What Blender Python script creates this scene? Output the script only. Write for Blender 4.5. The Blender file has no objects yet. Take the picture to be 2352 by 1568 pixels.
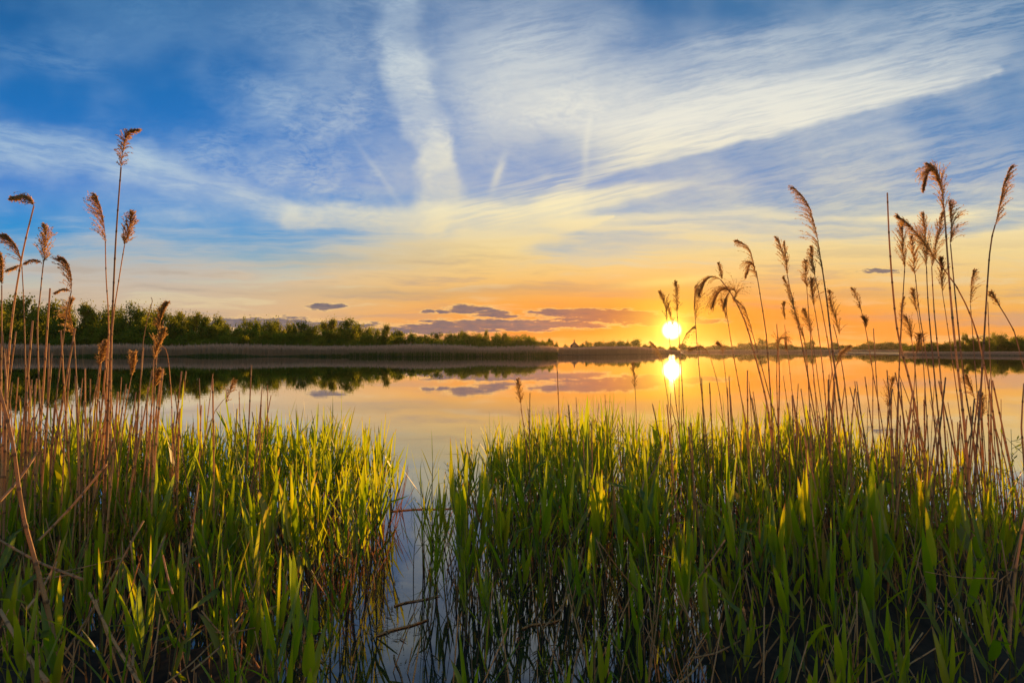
import bpy, math, random
import numpy as np
from mathutils import Vector, Matrix

# ------------------------------------------------------------------ camera
scene = bpy.context.scene
COL = scene.collection
CAM_H = 1.25
PITCH = math.radians(0.88)
FPX = 1306.0                      # focal length in units of a picture 2352 wide
cam_data = bpy.data.cameras.new("camera")
cam = bpy.data.objects.new("camera", cam_data)
COL.objects.link(cam)
cam.location = (0, 0, CAM_H)
cam.rotation_euler = (math.pi / 2 + PITCH, 0, 0)
cam_data.sensor_width = 36.0
cam_data.lens = 36.0 * FPX / 2352.0
cam_data.clip_start = 0.05
cam_data.clip_end = 6000
scene.camera = cam
scene.view_settings.view_transform = 'Standard'
scene.view_settings.look = 'None'
scene.view_settings.exposure = 0.5
scene.view_settings.gamma = 1.0
try:
    scene.cycles.use_denoising = True
    scene.cycles.max_bounces = 8
    scene.cycles.diffuse_bounces = 3
    scene.cycles.glossy_bounces = 4
    scene.cycles.transmission_bounces = 4
    scene.cycles.sample_clamp_indirect = 6.0
    scene.cycles.caustics_reflective = False
except Exception:
    pass


def at(px, py, Y):
    """world point seen at pixel (px, py) of a 2352-wide picture, at depth Y"""
    a = (px - 1176.0) / FPX
    b = (784.0 - py) / FPX
    c, s = math.cos(PITCH), math.sin(PITCH)
    dy = c - b * s
    dz = s + b * c
    k = Y / dy
    return Vector((a * k, Y, CAM_H + dz * k))


def lin(r, g, b):
    def f(c):
        c = c / 255.0
        return c / 12.92 if c <= 0.04045 else ((c + 0.055) / 1.055) ** 2.4
    return (f(r), f(g), f(b), 1.0)


# ------------------------------------------------------------------ node maths
class E:
    nt = None

    def __init__(self, s):
        self.s = s

    @staticmethod
    def m(op, *a, clamp=False):
        n = E.nt.nodes.new('ShaderNodeMath')
        n.operation = op
        n.use_clamp = clamp
        for i, v in enumerate(a):
            if isinstance(v, E):
                E.nt.links.new(v.s, n.inputs[i])
            else:
                n.inputs[i].default_value = float(v)
        return E(n.outputs[0])

    def __add__(a, b): return E.m('ADD', a, b)
    __radd__ = __add__
    def __sub__(a, b): return E.m('SUBTRACT', a, b)
    def __rsub__(a, b): return E.m('SUBTRACT', b, a)
    def __mul__(a, b): return E.m('MULTIPLY', a, b)
    __rmul__ = __mul__
    def __truediv__(a, b): return E.m('DIVIDE', a, b)
    def __neg__(a): return E.m('MULTIPLY', a, -1.0)


def emax(a, b): return E.m('MAXIMUM', a, b)
def emin(a, b): return E.m('MINIMUM', a, b)


def sstep(x, a, b, lo=0.0, hi=1.0):
    n = E.nt.nodes.new('ShaderNodeMapRange')
    n.interpolation_type = 'SMOOTHSTEP'
    E.nt.links.new(x.s, n.inputs['Value'])
    n.inputs['From Min'].default_value = a
    n.inputs['From Max'].default_value = b
    n.inputs['To Min'].default_value = lo
    n.inputs['To Max'].default_value = hi
    return E(n.outputs[0])


def vec(x, y, z=0.0):
    n = E.nt.nodes.new('ShaderNodeCombineXYZ')
    for i, v in enumerate((x, y, z)):
        if isinstance(v, E):
            E.nt.links.new(v.s, n.inputs[i])
        else:
            n.inputs[i].default_value = v
    return E(n.outputs[0])


def noise(v, scale=1.0, detail=3.0, rough=0.55, dist=0.0, color=False):
    n = E.nt.nodes.new('ShaderNodeTexNoise')
    n.noise_dimensions = '3D'
    E.nt.links.new(v.s, n.inputs['Vector'])
    n.inputs['Scale'].default_value = scale
    n.inputs['Detail'].default_value = detail
    n.inputs['Roughness'].default_value = rough
    n.inputs['Distortion'].default_value = dist
    return E(n.outputs['Color' if color else 'Fac'])


def ramp(t, stops):
    n = E.nt.nodes.new('ShaderNodeValToRGB')
    E.nt.links.new(t.s, n.inputs[0])
    el = n.color_ramp.elements
    while len(el) < len(stops):
        el.new(0.5)
    for e, (p, c) in zip(el, stops):
        e.position = p
        e.color = c
    return E(n.outputs[0])


def mixc(f, a, b, mode='MIX'):
    n = E.nt.nodes.new('ShaderNodeMix')
    n.data_type = 'RGBA'
    n.blend_type = mode
    n.clamp_factor = True
    for i, v in ((0, f), (6, a), (7, b)):
        if isinstance(v, E):
            E.nt.links.new(v.s, n.inputs[i])
        else:
            n.inputs[i].default_value = v
    return E(n.outputs[2])


def gauss(r2):
    return E.m('EXPONENT', r2 * -1.0)


# ------------------------------------------------------------------ sky
SUN_AZ = math.atan((1543 - 1176) / FPX)
SUN_EL = math.atan((804 - 758) / FPX * math.cos(SUN_AZ))
sun_dir = Vector((math.sin(SUN_AZ) * math.cos(SUN_EL), math.cos(SUN_AZ) * math.cos(SUN_EL), math.sin(SUN_EL)))

world = bpy.data.worlds.new("World")
scene.world = world
world.use_nodes = True
wt = world.node_tree
wt.nodes.clear()
E.nt = wt
w_out = wt.nodes.new('ShaderNodeOutputWorld')
w_bg = wt.nodes.new('ShaderNodeBackground')
wt.links.new(w_bg.outputs[0], w_out.inputs[0])
w_sky = wt.nodes.new('ShaderNodeTexSky')
w_sky.sky_type = 'NISHITA'
w_sky.sun_disc = False
w_sky.sun_elevation = SUN_EL
w_sky.sun_rotation = SUN_AZ
w_tc = wt.nodes.new('ShaderNodeTexCoord')
w_sep = wt.nodes.new('ShaderNodeSeparateXYZ')
wt.links.new(w_tc.outputs['Generated'], w_sep.inputs[0])
dx, dy, dz = (E(w_sep.outputs[i]) for i in range(3))
# the sky is mapped by direction: X runs along the horizon, Yd down from 31 degrees (0) to the horizon (8.04);
# one unit is about 4.4 degrees, the sun stands at (15.43, 7.58)
ay = emax(E.m('ABSOLUTE', dy), 0.06)
X = 11.76 + 13.06 * (dx / ay)
Yr = 8.04 - 13.06 * (emax(dz, 0.0) / ay)
Yd = emax(Yr, -14.0)
X = emax(emin(X, 60.0), -36.0)
X0, Y0 = X, Yd
# wind distortion of the high cloud
wob = noise(vec(X0, Y0 * 1.3), 0.75, 3, 0.6, color=True)
ws = wt.nodes.new('ShaderNodeSeparateColor')
wt.links.new(wob.s, ws.inputs[0])
wx, wy = E(ws.outputs[0]) - 0.5, E(ws.outputs[1]) - 0.5
X1 = X0 + wx * 1.0
Y1 = Y0 + wy * 0.7


def blob(cx, cy, rx, ry, rot=0.0, x=None, y=None):
    """soft elliptical patch"""
    x = X1 if x is None else x
    y = Y1 if y is None else y
    c, s = math.cos(rot), math.sin(rot)
    u = (x - cx) * (c / rx) + (y - cy) * (s / rx)
    v = (x - cx) * (-s / ry) + (y - cy) * (c / ry)
    return gauss(u * u + v * v)


def stroke(x0, y0, x1, y1, w0, w1, soft=0.5, x=None, y=None):
    """soft band from one point to another"""
    x = X1 if x is None else x
    y = Y1 if y is None else y
    ddx, ddy = x1 - x0, y1 - y0
    L2 = ddx * ddx + ddy * ddy
    t = E.m('ADD', (x - x0) * (ddx / L2), (y - y0) * (ddy / L2), clamp=True)
    ex = x - x0 - t * ddx
    ey = y - y0 - t * ddy
    d = E.m('SQRT', ex * ex + ey * ey)
    q = d / (t * (w1 - w0) + w0)
    return sstep(q, 1.0 + soft, 1.0 - soft)


def rotc(ang):
    c, s = math.cos(ang), math.sin(ang)
    return X0 * c + Y0 * s, X0 * (-s) + Y0 * c


# textures of the cloud: fine mottle, streaks that fan out, ripples
patch = sstep(noise(vec(X0, Y0 * 1.4, 8.1), 0.9, 2, 0.5), 0.36, 0.62)
mott_f = sstep(noise(vec(X0 * 0.8 + wy * 1.2, Y0 * 2.1 + wx * 0.8), 4.2, 4, 0.66, 0.3), 0.30, 0.70)
soft_m = sstep(noise(vec(X0 * 0.7, Y0 * 1.3, 5.2), 1.8, 3, 0.6, 0.3), 0.3, 0.7)
mott = soft_m * 0.40 + mott_f * (patch * 0.52 + 0.20)
sa, sb = rotc(-0.22)
streak_r = sstep(noise(vec(sa * 0.35, sb * 3.0 + wy * 0.7), 1.5, 6, 0.72, 0.15), 0.36, 0.62)
fine_r = sstep(noise(vec(sa * 0.45, sb * 7.5 + wy * 0.8), 1.5, 2, 0.55), 0.38, 0.62)
sc, sd = rotc(0.16)
streak_l = sstep(noise(vec(sc * 0.42, sd * 2.6 + wx * 0.7), 1.5, 6, 0.72, 0.25), 0.35, 0.64)
hor = noise(vec(X0 * 0.22, Y0 * 2.3 + wy * 0.45), 1.1, 5, 0.6, 0.2)
broad = sstep(noise(vec(X0 * 0.5, Y0 * 0.7, 3.7), 0.7, 3, 0.5), 0.35, 0.68)

dens = broad * 0.22 + mott * broad * 0.12
def add(mask, k, tex=None, lo=0.45):
    """lay one more cloud over the others"""
    global dens
    a = mask * k
    if tex is not None:
        a = a * (tex * (1 - lo) + lo)
    dens = 1.0 - (1.0 - dens) * (1.0 - emin(a, 0.98))

# the plume that falls through the middle
add(stroke(8.9, -2.0, 9.25, 1.6, 0.62, 0.50), 0.66, mott, 0.5)
add(stroke(9.25, 1.6, 9.95, 3.6, 0.48, 0.40), 0.70, mott, 0.5)
add(stroke(9.95, 3.6, 10.2, 4.7, 0.42, 0.45), 0.66, mott, 0.55)
# veils left of the plume
add(blob(7.6, 1.0, 1.0, 1.5, 0.1), 0.42, mott, 0.4)
add(blob(7.9, 2.6, 1.1, 1.1), 0.42, mott, 0.3)
add(blob(6.3, 2.6, 1.2, 0.8, 0.3), 0.34, mott, 0.0)
add(blob(8.9, 4.0, 1.1, 0.5), 0.32, mott, 0.3)
# veil right of the plume
add(blob(10.9, 2.6, 1.0, 2.0), 0.38, mott, 0.6)
# the great fan of cirrus
add(blob(12.2, 1.1, 1.7, 1.1, 0.1), 0.60, streak_r, 0.45)
add(blob(13.4, 2.3, 2.5, 1.05, 0.05), 0.95, mott, 0.62)
add(blob(11.9, 2.6, 1.3, 0.9, 0.3), 0.55, mott, 0.5)
add(blob(16.6, 2.3, 3.3, 0.85, -0.13), 0.90, streak_r, 0.50)
add(stroke(18.0, 2.55, 23.0, 1.65, 0.42, 0.10, 0.9), 0.62, fine_r, 0.5)
edge = sstep(Y1 * 0.3 + Y0 * 0.7 + (X0 - 14.2) * 0.252, 4.02, 3.86)
fan = edge * sstep(Y0 + (X0 - 14.2) * 0.22, 2.35, 3.0) * sstep(X0, 12.6, 15.0) * sstep(X0, 24.5, 18.5)
add(fan, 0.92, fine_r, 0.55)
add(fan * 0.6 * streak_r, 0.6)
add(blob(17.2, 0.95, 2.6, 0.42, -0.15), 0.50, streak_r, 0.4)
add(blob(21.3, 1.3, 2.6, 1.0, -0.2), 0.36, streak_r, 0.2)
add(blob(22.5, 0.2, 2.5, 0.5, -0.2), 0.30, streak_r, 0.2)
add(blob(20.5, 4.2, 5.5, 1.3, -0.1), 0.42, streak_r, 0.3)
# band sweeping from the left edge to the middle
add(stroke(-3.0, 2.9, 3.0, 3.75, 0.40, 0.42, 0.8), 0.60, streak_l, 0.4)
add(stroke(3.0, 3.75, 6.6, 4.85, 0.42, 0.24, 0.8), 0.66, streak_l, 0.5)
add(stroke(6.6, 4.85, 10.0, 5.12, 0.24, 0.30, 0.7), 0.80, mott, 0.7)
add(stroke(10.0, 5.12, 13.2, 4.7, 0.38, 0.28, 0.8), 0.82, fine_r, 0.7)
X2, Y2 = X0 + wx * 0.25, Y0 + wy * 0.35
add(stroke(12.6, 4.72, 17.0, 4.02, 0.30, 0.04, 0.9, X2, Y2) * sstep(X0, 17.0, 14.6), 0.85, fine_r, 0.7)
add(stroke(10.8, 5.72, 14.1, 4.92, 0.50, 0.03, 0.6, X2, Y2), 0.70)
add(blob(5.6, 3.6, 2.6, 0.55, 0.12), 0.46, mott, 0.2)
add(blob(7.2, 4.2, 1.6, 0.35, 0.1), 0.40, mott, 0.2)
add(blob(12.6, 4.25, 1.4, 0.38, -0.05), 0.55, fine_r, 0.4)
add(blob(4.05, 4.95, 0.9, 0.17, 0.03), 0.50, mott, 0.3)
add(blob(7.2, 5.15, 0.7, 0.12, 0.05), 0.40, mott, 0.3)
add(blob(1.0, 1.3, 1.4, 0.35, 0.25), 0.28, streak_l, 0.2)
# thin trails
add(blob(11.46, 3.95, 0.10, 0.42, 0.36, X2, Y0), 0.50)
add(blob(13.52, 3.0, 0.09, 0.9, 0.09, X2, Y0), 0.42)
add(blob(8.7, 4.0, 0.08, 0.95, -0.63, X2, Y0), 0.20)
# veil that thickens towards the horizon
low = sstep(Y0 + (hor - 0.5) * 3.4 + (X0 - 11.0) * 0.045, 4.5, 6.35)
add(low, 0.96, sstep(hor, 0.3, 0.6), 0.80)

t8 = Y0 * 0.125
blue = ramp(E.m('MULTIPLY_ADD', Y0, 0.1, 0.2, clamp=True), [
    (0.0, lin(30, 86, 145)), (0.20, lin(18, 98, 164)), (0.40, lin(6, 112, 190)), (0.62, lin(10, 124, 214)),
    (0.72, lin(36, 148, 218)), (0.80, lin(112, 172, 208)), (1.0, lin(205, 185, 145))])
blue = mixc(sstep(X0, 10.0, 20.0) * 0.42, blue, lin(88, 142, 180))
nish = E(w_sky.outputs[0])
nn = wt.nodes.new('ShaderNodeVectorMath'); nn.operation = 'SCALE'
wt.links.new(nish.s, nn.inputs[0]); nn.inputs['Scale'].default_value = 0.10
blue = mixc(0.15, blue, E(nn.outputs[0]))
tt = E.m('MULTIPLY', t8, 1.0, clamp=True)
c_right = ramp(tt, [(0.0, lin(202, 213, 220)), (0.35, lin(236, 232, 216)), (0.60, lin(248, 232, 184)),
                    (0.72, lin(248, 216, 142)), (0.86, lin(248, 186, 82)), (1.0, lin(246, 144, 38))])
c_left = ramp(tt, [(0.0, lin(116, 164, 204)), (0.35, lin(176, 202, 220)), (0.60, lin(196, 208, 214)),
                   (0.72, lin(198, 194, 186)), (0.86, lin(210, 184, 154)), (1.0, lin(224, 178, 132))])
ccol = mixc(sstep(X0, 3.0, 12.5), c_left, c_right)
# darker and paler streaks in the low veil
shade = sstep(hor, 0.48, 0.66) * sstep(Y0, 5.0, 6.4) * 0.55
ccol = mixc(shade, ccol, lin(170, 156, 144))
hi_s = sstep(hor, 0.46, 0.36) * sstep(Y0, 5.0, 6.2) * 0.40
ccol = mixc(hi_s, ccol, lin(255, 226, 160))
sky = mixc(emin(dens, 1.0), blue, ccol)
# grey-green bars above the sun's left
bar = blob(12.6, 6.62, 2.6, 0.10, -0.02, X0, Y0 + wy * .25) * 0.55 + blob(9.0, 6.75, 3.0, 0.12, 0.03, X0, Y0 + wy * .3) * 0.30 \
    + blob(8.0, 6.0, 2.2, 0.18, 0.0, X0, Y0 + wy * .5) * 0.22 + blob(19.5, 6.75, 3.5, 0.09, 0.0, X0, Y0 + wy * .3) * 0.35
sky = mixc(bar, sky, lin(166, 156, 132))
# warm air round the sun
gx, gy = X0 - 15.43, Y0 - 7.58
front = sstep(dy, 0.0, 0.3)
glow_w = gauss(gx * gx * 0.032 + gy * gy * 1.3) * front * sstep(X0, 4.5, 12.5)
sky = mixc(glow_w * 0.92, sky, lin(255, 136, 6))
glow_m = gauss(gx * gx * 0.55 + gy * gy * 1.5) * front
sky = mixc(glow_m * 0.75, sky, lin(255, 184, 36))
rim = blob(15.5, 6.45, 1.2, 0.10, -0.1, X0, Y0 + wy * .2)
sky = mixc(rim * 0.6, sky, lin(255, 222, 130))
# small dark clouds low over the horizon
rag = noise(vec(X0 * 0.8, Y0 * 4.2), 2.8, 6, 0.70) - 0.5
rag2 = noise(vec(X0 * 0.9, Y0 * 2.0, 4.4), 2.0, 2, 0.5) - 0.5
Xc, Yc = X0 + wx * 0.5, Y0 + rag2 * 0.16
def dark(lst):
    m = None
    for cx, cy, rx, ry in lst:
        b = blob(cx, cy, rx, ry, 0.0, Xc, Yc)
        m = b if m is None else emax(m, b)
    return m
dk = dark([(7.45, 7.05, .36, .07), (7.75, 7.03, .22, .05), (9.85, 7.16, .20, .05), (10.2, 7.14, .15, .04), (10.72, 7.08, .50, .10), (11.25, 7.20, .45, .075),
           (11.62, 7.27, .28, .04), (10.0, 7.55, 1.5, .11), (11.0, 7.45, 1.3, .13), (12.6, 7.46, 1.5, .10), (12.1, 7.53, .9, .07),
           (13.9, 7.24, 1.5, .13), (13.2, 7.17, 1.0, .07), (14.8, 7.33, 1.2, .12), (16.0, 7.37, .6, .06), (20.2, 6.21, .42, .045),
           (5.9, 7.42, 1.5, .14), (7.3, 7.5, 1.4, .12)])
dkm = sstep(dk + rag * 2.1, 0.28, 0.58) * sstep(dk, 0.05, 0.25) * front
dcol = mixc(gauss(gx * gx * 0.22 + gy * gy * 0.6), lin(102, 98, 112), lin(206, 108, 40))
rimm = sstep(dk + rag * 1.7, 0.12, 0.32) * sstep(dk, 0.05, 0.25) * front * (1.0 - dkm)
sky = mixc(rimm * 0.45, sky, lin(255, 214, 140))
sky = mixc(dkm * (0.84 + rag * 0.8), sky, dcol)
# the sun and its aureole
dot = dx * sun_dir.x + dy * sun_dir.y + dz * sun_dir.z
ang = E.m('ARCCOSINE', emin(dot, 1.0)) * 57.29578      # degrees from the sun
core = sstep(ang, 1.05, 0.25)
aur = gauss(ang * ang * 0.085)
sk2 = mixc(E.m('MULTIPLY', aur, 0.75), sky, (1.15, 0.66, 0.07, 1))
aur2 = gauss(ang * ang * 0.65)
sk2 = mixc(aur2, sk2, (2.6, 1.45, 0.16, 1))
sk3 = mixc(core, sk2, (9.0, 7.0, 4.0, 1))
below = sstep(dz, -0.02, -0.002)
# the unseen sky behind the viewer is raised slightly as added fill light
bk = wt.nodes.new('ShaderNodeVectorMath'); bk.operation = 'SCALE'
wt.links.new(sk3.s, bk.inputs[0]); wt.links.new(sstep(dy, 0.05, -0.5, 1.0, 1.05).s, bk.inputs['Scale'])
sk4 = mixc(below, lin(40, 38, 30), E(bk.outputs[0]))
wt.links.new(sk4.s, w_bg.inputs['Color'])
w_bg.inputs['Strength'].default_value = 0.72
world.cycles.sampling_method = 'MANUAL'
world.cycles.sample_map_resolution = 1024

sun_data = bpy.data.lights.new("sun", 'SUN')
sun_data.energy = 5.0
sun_data.angle = math.radians(0.6)
sun_data.color = (1.0, 0.52, 0.18)
sun = bpy.data.objects.new("sun", sun_data)
COL.objects.link(sun)
sun.rotation_euler = (-sun_dir).to_track_quat('-Z', 'Y').to_euler()

# ------------------------------------------------------------------ materials
def new_mat(name):
    m = bpy.data.materials.new(name)
    m.use_nodes = True
    nt = m.node_tree
    nt.nodes.clear()
    out = nt.nodes.new('ShaderNodeOutputMaterial')
    E.nt = nt
    return m, nt, out


def attr(name):
    n = E.nt.nodes.new('ShaderNodeAttribute')
    n.attribute_name = name
    return E(n.outputs['Fac'])


def objrand():
    n = E.nt.nodes.new('ShaderNodeObjectInfo')
    return E(n.outputs['Random'])


def position():
    n = E.nt.nodes.new('ShaderNodeNewGeometry')
    return E(n.outputs['Position'])


def leafy(out, col, tcol, trans=0.5, gloss=0.06, rough=0.45):
    nt = E.nt
    d = nt.nodes.new('ShaderNodeBsdfDiffuse')
    t = nt.nodes.new('ShaderNodeBsdfTranslucent')
    g = nt.nodes.new('ShaderNodeBsdfGlossy')
    g.inputs['Roughness'].default_value = rough
    for n, c in ((d, col), (t, tcol)):
        if isinstance(c, E):
            nt.links.new(c.s, n.inputs['Color'])
        else:
            n.inputs['Color'].default_value = c
    a = nt.nodes.new('ShaderNodeMixShader')
    a.inputs[0].default_value = trans
    nt.links.new(d.outputs[0], a.inputs[1])
    nt.links.new(t.outputs[0], a.inputs[2])
    b = nt.nodes.new('ShaderNodeMixShader')
    b.inputs[0].default_value = gloss
    nt.links.new(a.outputs[0], b.inputs[1])
    nt.links.new(g.outputs[0], b.inputs[2])
    nt.links.new(b.outputs[0], out.inputs[0])


def mat_green_leaf():
    m, nt, out = new_mat('green_reed_leaf')
    var = attr('var')
    t = attr('along')
    r = objrand()
    p = position()
    n1 = noise(p, 3.0, 2, 0.5)
    k = E.m('ADD', var * 0.55 + r * 0.25, n1 * 0.3, clamp=True)
    col = ramp(k, [(0.0, (0.046, 0.108, 0.003, 1)), (0.45, (0.100, 0.172, 0.004, 1)), (0.8, (0.19, 0.23, 0.006, 1)), (1.0, (0.29, 0.23, 0.012, 1))])
    tc = ramp(k, [(0.0, (0.20, 0.35, 0.003, 1)), (0.45, (0.44, 0.58, 0.004, 1)), (0.8, (0.68, 0.66, 0.006, 1)), (1.0, (0.78, 0.54, 0.02, 1))])
    dry = emax(sstep(t + var * 0.12, 0.93, 1.05), sstep(r, 0.975, 0.985))
    vein = sstep(noise(vec(attr('across') * 26.0, 0.0, 0.0), 1.0, 1, 0.5), 0.3, 0.7, 0.86, 1.08)
    col = mixc(dry, col, (0.30, 0.16, 0.04, 1))
    tc = mixc(dry, tc, (0.5, 0.25, 0.05, 1))
    vn = nt.nodes.new('ShaderNodeVectorMath'); vn.operation = 'SCALE'
    nt.links.new(col.s, vn.inputs[0]); nt.links.new(vein.s, vn.inputs['Scale'])
    leafy(out, E(vn.outputs[0]), tc, 0.64, 0.04, 0.4)
    return m


def mat_green_stem():
    m, nt, out = new_mat('green_reed_stem')
    n1 = noise(position(), 9.0, 3, 0.6)
    h = sstep(E(sepz()), 0.02, 0.34)
    c = mixc(h, (0.10, 0.065, 0.03, 1), (0.085, 0.15, 0.025, 1))
    c = mixc(n1 * 0.5, c, (0.16, 0.11, 0.04, 1))
    leafy(out, c, c, 0.12, 0.08, 0.35)
    return m


def sepz():
    g = E.nt.nodes.new('ShaderNodeNewGeometry')
    s = E.nt.nodes.new('ShaderNodeSeparateXYZ')
    E.nt.links.new(g.outputs['Position'], s.inputs[0])
    return s.outputs[2]


def mat_straw():
    m, nt, out = new_mat('dry_straw')
    r = objrand()
    var = attr('var')
    n1 = noise(position(), 14.0, 4, 0.65)
    n2 = noise(position(), 160.0, 2, 0.6)
    c = ramp(E.m('ADD', r * 0.4 + var * 0.3, n1 * 0.45, clamp=True),
             [(0.0, (0.22, 0.12, 0.05, 1)), (0.35, (0.50, 0.29, 0.12, 1)), (0.7, (0.76, 0.44, 0.16, 1)), (1.0, (0.86, 0.55, 0.23, 1))])
    c = mixc(sstep(n2, 0.60, 0.70) * 0.7, c, (0.05, 0.035, 0.025, 1))
    c = mixc(attr('ring') * 0.6, c, (0.07, 0.04, 0.02, 1))
    leafy(out, c, c, 0.45, 0.03, 0.45)
    return m


def mat_plume():
    m, nt, out = new_mat('dry_seed_head')
    r = objrand()
    var = attr('var')
    c = ramp(E.m('ADD', r * 0.35, var * 0.65, clamp=True), [(0.0, (0.22, 0.11, 0.03, 1)), (0.5, (0.58, 0.34, 0.10, 1)), (1.0, (0.85, 0.58, 0.22, 1))])
    leafy(out, c, c, 0.62, 0.02, 0.5)
    return m


def mat_crown(name, a, b, ta, tb):
    m, nt, out = new_mat(name)
    k = E.m('ADD', attr('var') * 0.5, objrand() * 0.5, clamp=True)
    leafy(out, mixc(k, a, b), mixc(k, ta, tb), 0.40, 0.0)
    return m


def mat_plain(name, a, b, scale=4.0, rough=0.9, bump=0.0):
    m, nt, out = new_mat(name)
    n1 = noise(position(), scale, 4, 0.6)
    c = mixc(sstep(n1, 0.3, 0.7), a, b)
    p = nt.nodes.new('ShaderNodeBsdfPrincipled')
    nt.links.new(c.s, p.inputs['Base Color'])
    p.inputs['Roughness'].default_value = rough
    p.inputs['Specular IOR Level'].default_value = 0.2
    nt.links.new(p.outputs[0], out.inputs[0])
    return m


def mat_field(name, lo, hi, tip):
    """far reed band: colour by plant and by height along the blade"""
    m, nt, out = new_mat(name)
    c = mixc(attr('var'), lo, hi)
    c = mixc(sstep(attr('along'), 0.55, 0.95), c, tip)
    leafy(out, c, c, 0.5, 0.0)
    return m


def mat_water():
    m, nt, out = new_mat('lake_water')
    tc = position()
    sp = nt.nodes.new('ShaderNodeSeparateXYZ')
    nt.links.new(tc.s, sp.inputs[0])
    x, y = E(sp.outputs[0]), E(sp.outputs[1])
    b1 = noise(vec(x * 1.0, y * 2.2), 1.4, 3, 0.55)
    b2 = noise(vec(x * 0.10, y * 0.30, 2.0), 1.0, 3, 0.55)
    calm = sstep(noise(vec(x * 0.03, y * 0.05, 9.0), 1.0, 3, 0.6), 0.40, 0.68)
    h = b1 * 0.0009 * (calm * 0.9 + 0.1) + b2 * 0.0020
    bp = nt.nodes.new('ShaderNodeBump')
    bp.inputs['Strength'].default_value = 1.0
    bp.inputs['Distance'].default_value = 1.0
    nt.links.new(h.s, bp.inputs['Height'])
    fr = nt.nodes.new('ShaderNodeFresnel')
    fr.inputs['IOR'].default_value = 1.4
    f = E.m('MULTIPLY', E.m('POWER', E(fr.outputs[0]), 0.85), 1.45, clamp=True)
    d = nt.nodes.new('ShaderNodeBsdfDiffuse')
    d.inputs['Color'].default_value = (0.010, 0.013, 0.012, 1)
    g = nt.nodes.new('ShaderNodeBsdfGlossy')
    g.inputs['Roughness'].default_value = 0.012
    g.inputs['Color'].default_value = (0.95, 0.95, 0.95, 1)
    nt.links.new(bp.outputs[0], g.inputs['Normal'])
    mx = nt.nodes.new('ShaderNodeMixShader')
    nt.links.new(f.s, mx.inputs[0])
    nt.links.new(d.outputs[0], mx.inputs[1])
    nt.links.new(g.outputs[0], mx.inputs[2])
    nt.links.new(mx.outputs[0], out.inputs[0])
    return m


M = dict(
    leaf=mat_green_leaf(), gstem=mat_green_stem(), straw=mat_straw(), plume=mat_plume(), water=mat_water(),
    crown_a=mat_crown('tree_leaves', (0.075, 0.120, 0.012, 1), (0.19, 0.20, 0.022, 1), (0.26, 0.34, 0.018, 1), (0.56, 0.50, 0.03, 1)),
    bark=mat_plain('bark', (0.05, 0.035, 0.02, 1), (0.11, 0.08, 0.05, 1), 6.0),
    land=mat_plain('marsh_ground', (0.05, 0.045, 0.02, 1), (0.10, 0.08, 0.035, 1), 0.3),
    mud=mat_plain('wet_peat', (0.012, 0.009, 0.005, 1), (0.05, 0.034, 0.018, 1), 18.0, 0.6),
    bed=mat_plain('lake_mud', (0.02, 0.017, 0.01, 1), (0.04, 0.03, 0.02, 1), 3.0),
    field=mat_field('dry_reed_bed', (0.46, 0.29, 0.14, 1), (0.62, 0.41, 0.21, 1), (0.78, 0.47, 0.26, 1)),
    fieldg=mat_field('green_reed_edge', (0.07, 0.11, 0.02, 1), (0.14, 0.18, 0.03, 1), (0.18, 0.20, 0.05, 1)),
    scum=mat_plain('floating_scum', (0.05, 0.045, 0.02, 1), (0.20, 0.15, 0.06, 1), 40.0),
    hutwall=mat_plain('hut_boards', (0.09, 0.06, 0.04, 1), (0.14, 0.10, 0.07, 1), 3.0),
    hutroof=mat_plain('hut_roof', (0.06, 0.05, 0.05, 1), (0.10, 0.08, 0.07, 1), 3.0),
)


# ------------------------------------------------------------------ mesh building
class MB:
    """collects quads, ribbons and tubes with per-vertex attributes"""

    def __init__(s):
        s.v, s.f = [], []
        s.a = {'var': [], 'along': [], 'across': [], 'ring': []}

    def pt(s, p, var=0.5, along=0.0, across=0.0, ring=0.0):
        s.v.append((p[0], p[1], p[2]))
        s.a['var'].append(var); s.a['along'].append(along); s.a['across'].append(across); s.a['ring'].append(ring)
        return len(s.v) - 1

    def quad(s, p, u, w, var=0.5, along=0.0):
        """leaf shaped rhomb: centre p, half axes u and w"""
        i = s.pt(p - u, var, along); s.pt(p + w, var, along); s.pt(p + u, var, along); s.pt(p - w, var, along)
        s.f.append((i, i + 1, i + 2, i + 3))

    def tube(s, pts, rad, sides=6, var=0.5, rings=None, cap=True):
        n = len(pts)
        prev = None
        ref = Vector((0.31, 0.17, 0.93)).normalized()
        for i, p in enumerate(pts):
            t = (pts[min(i + 1, n - 1)] - pts[max(i - 1, 0)])
            t = t.normalized() if t.length > 1e-9 else Vector((0, 0, 1))
            r = ref if abs(t.dot(ref)) < 0.9 else Vector((1, 0, 0))
            a = t.cross(r).normalized()
            b = t.cross(a)
            base = len(s.v)
            rg = rings[i] if rings else 0.0
            for k in range(sides):
                th = 2 * math.pi * k / sides
                s.pt(p + (a * math.cos(th) + b * math.sin(th)) * rad[i], var, i / max(1, n - 1), k / sides, rg)
            if prev is not None:
                for k in range(sides):
                    k2 = (k + 1) % sides
                    s.f.append((prev + k, prev + k2, base + k2, base + k))
            prev = base
        if cap:
            s.f.append(tuple(prev + k for k in range(sides)))

    def mesh(s, name, mat, smooth=True):
        me = bpy.data.meshes.new(name)
        me.from_pydata(s.v, [], s.f)
        for k in ('var', 'along', 'across', 'ring'):
            at_ = me.attributes.new(k, 'FLOAT', 'POINT')
            at_.data.foreach_set('value', np.array(s.a[k], dtype=np.float32))
        me.materials.append(mat)
        if smooth:
            me.polygons.foreach_set('use_smooth', [True] * len(me.polygons))
        me.update()
        return me


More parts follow.
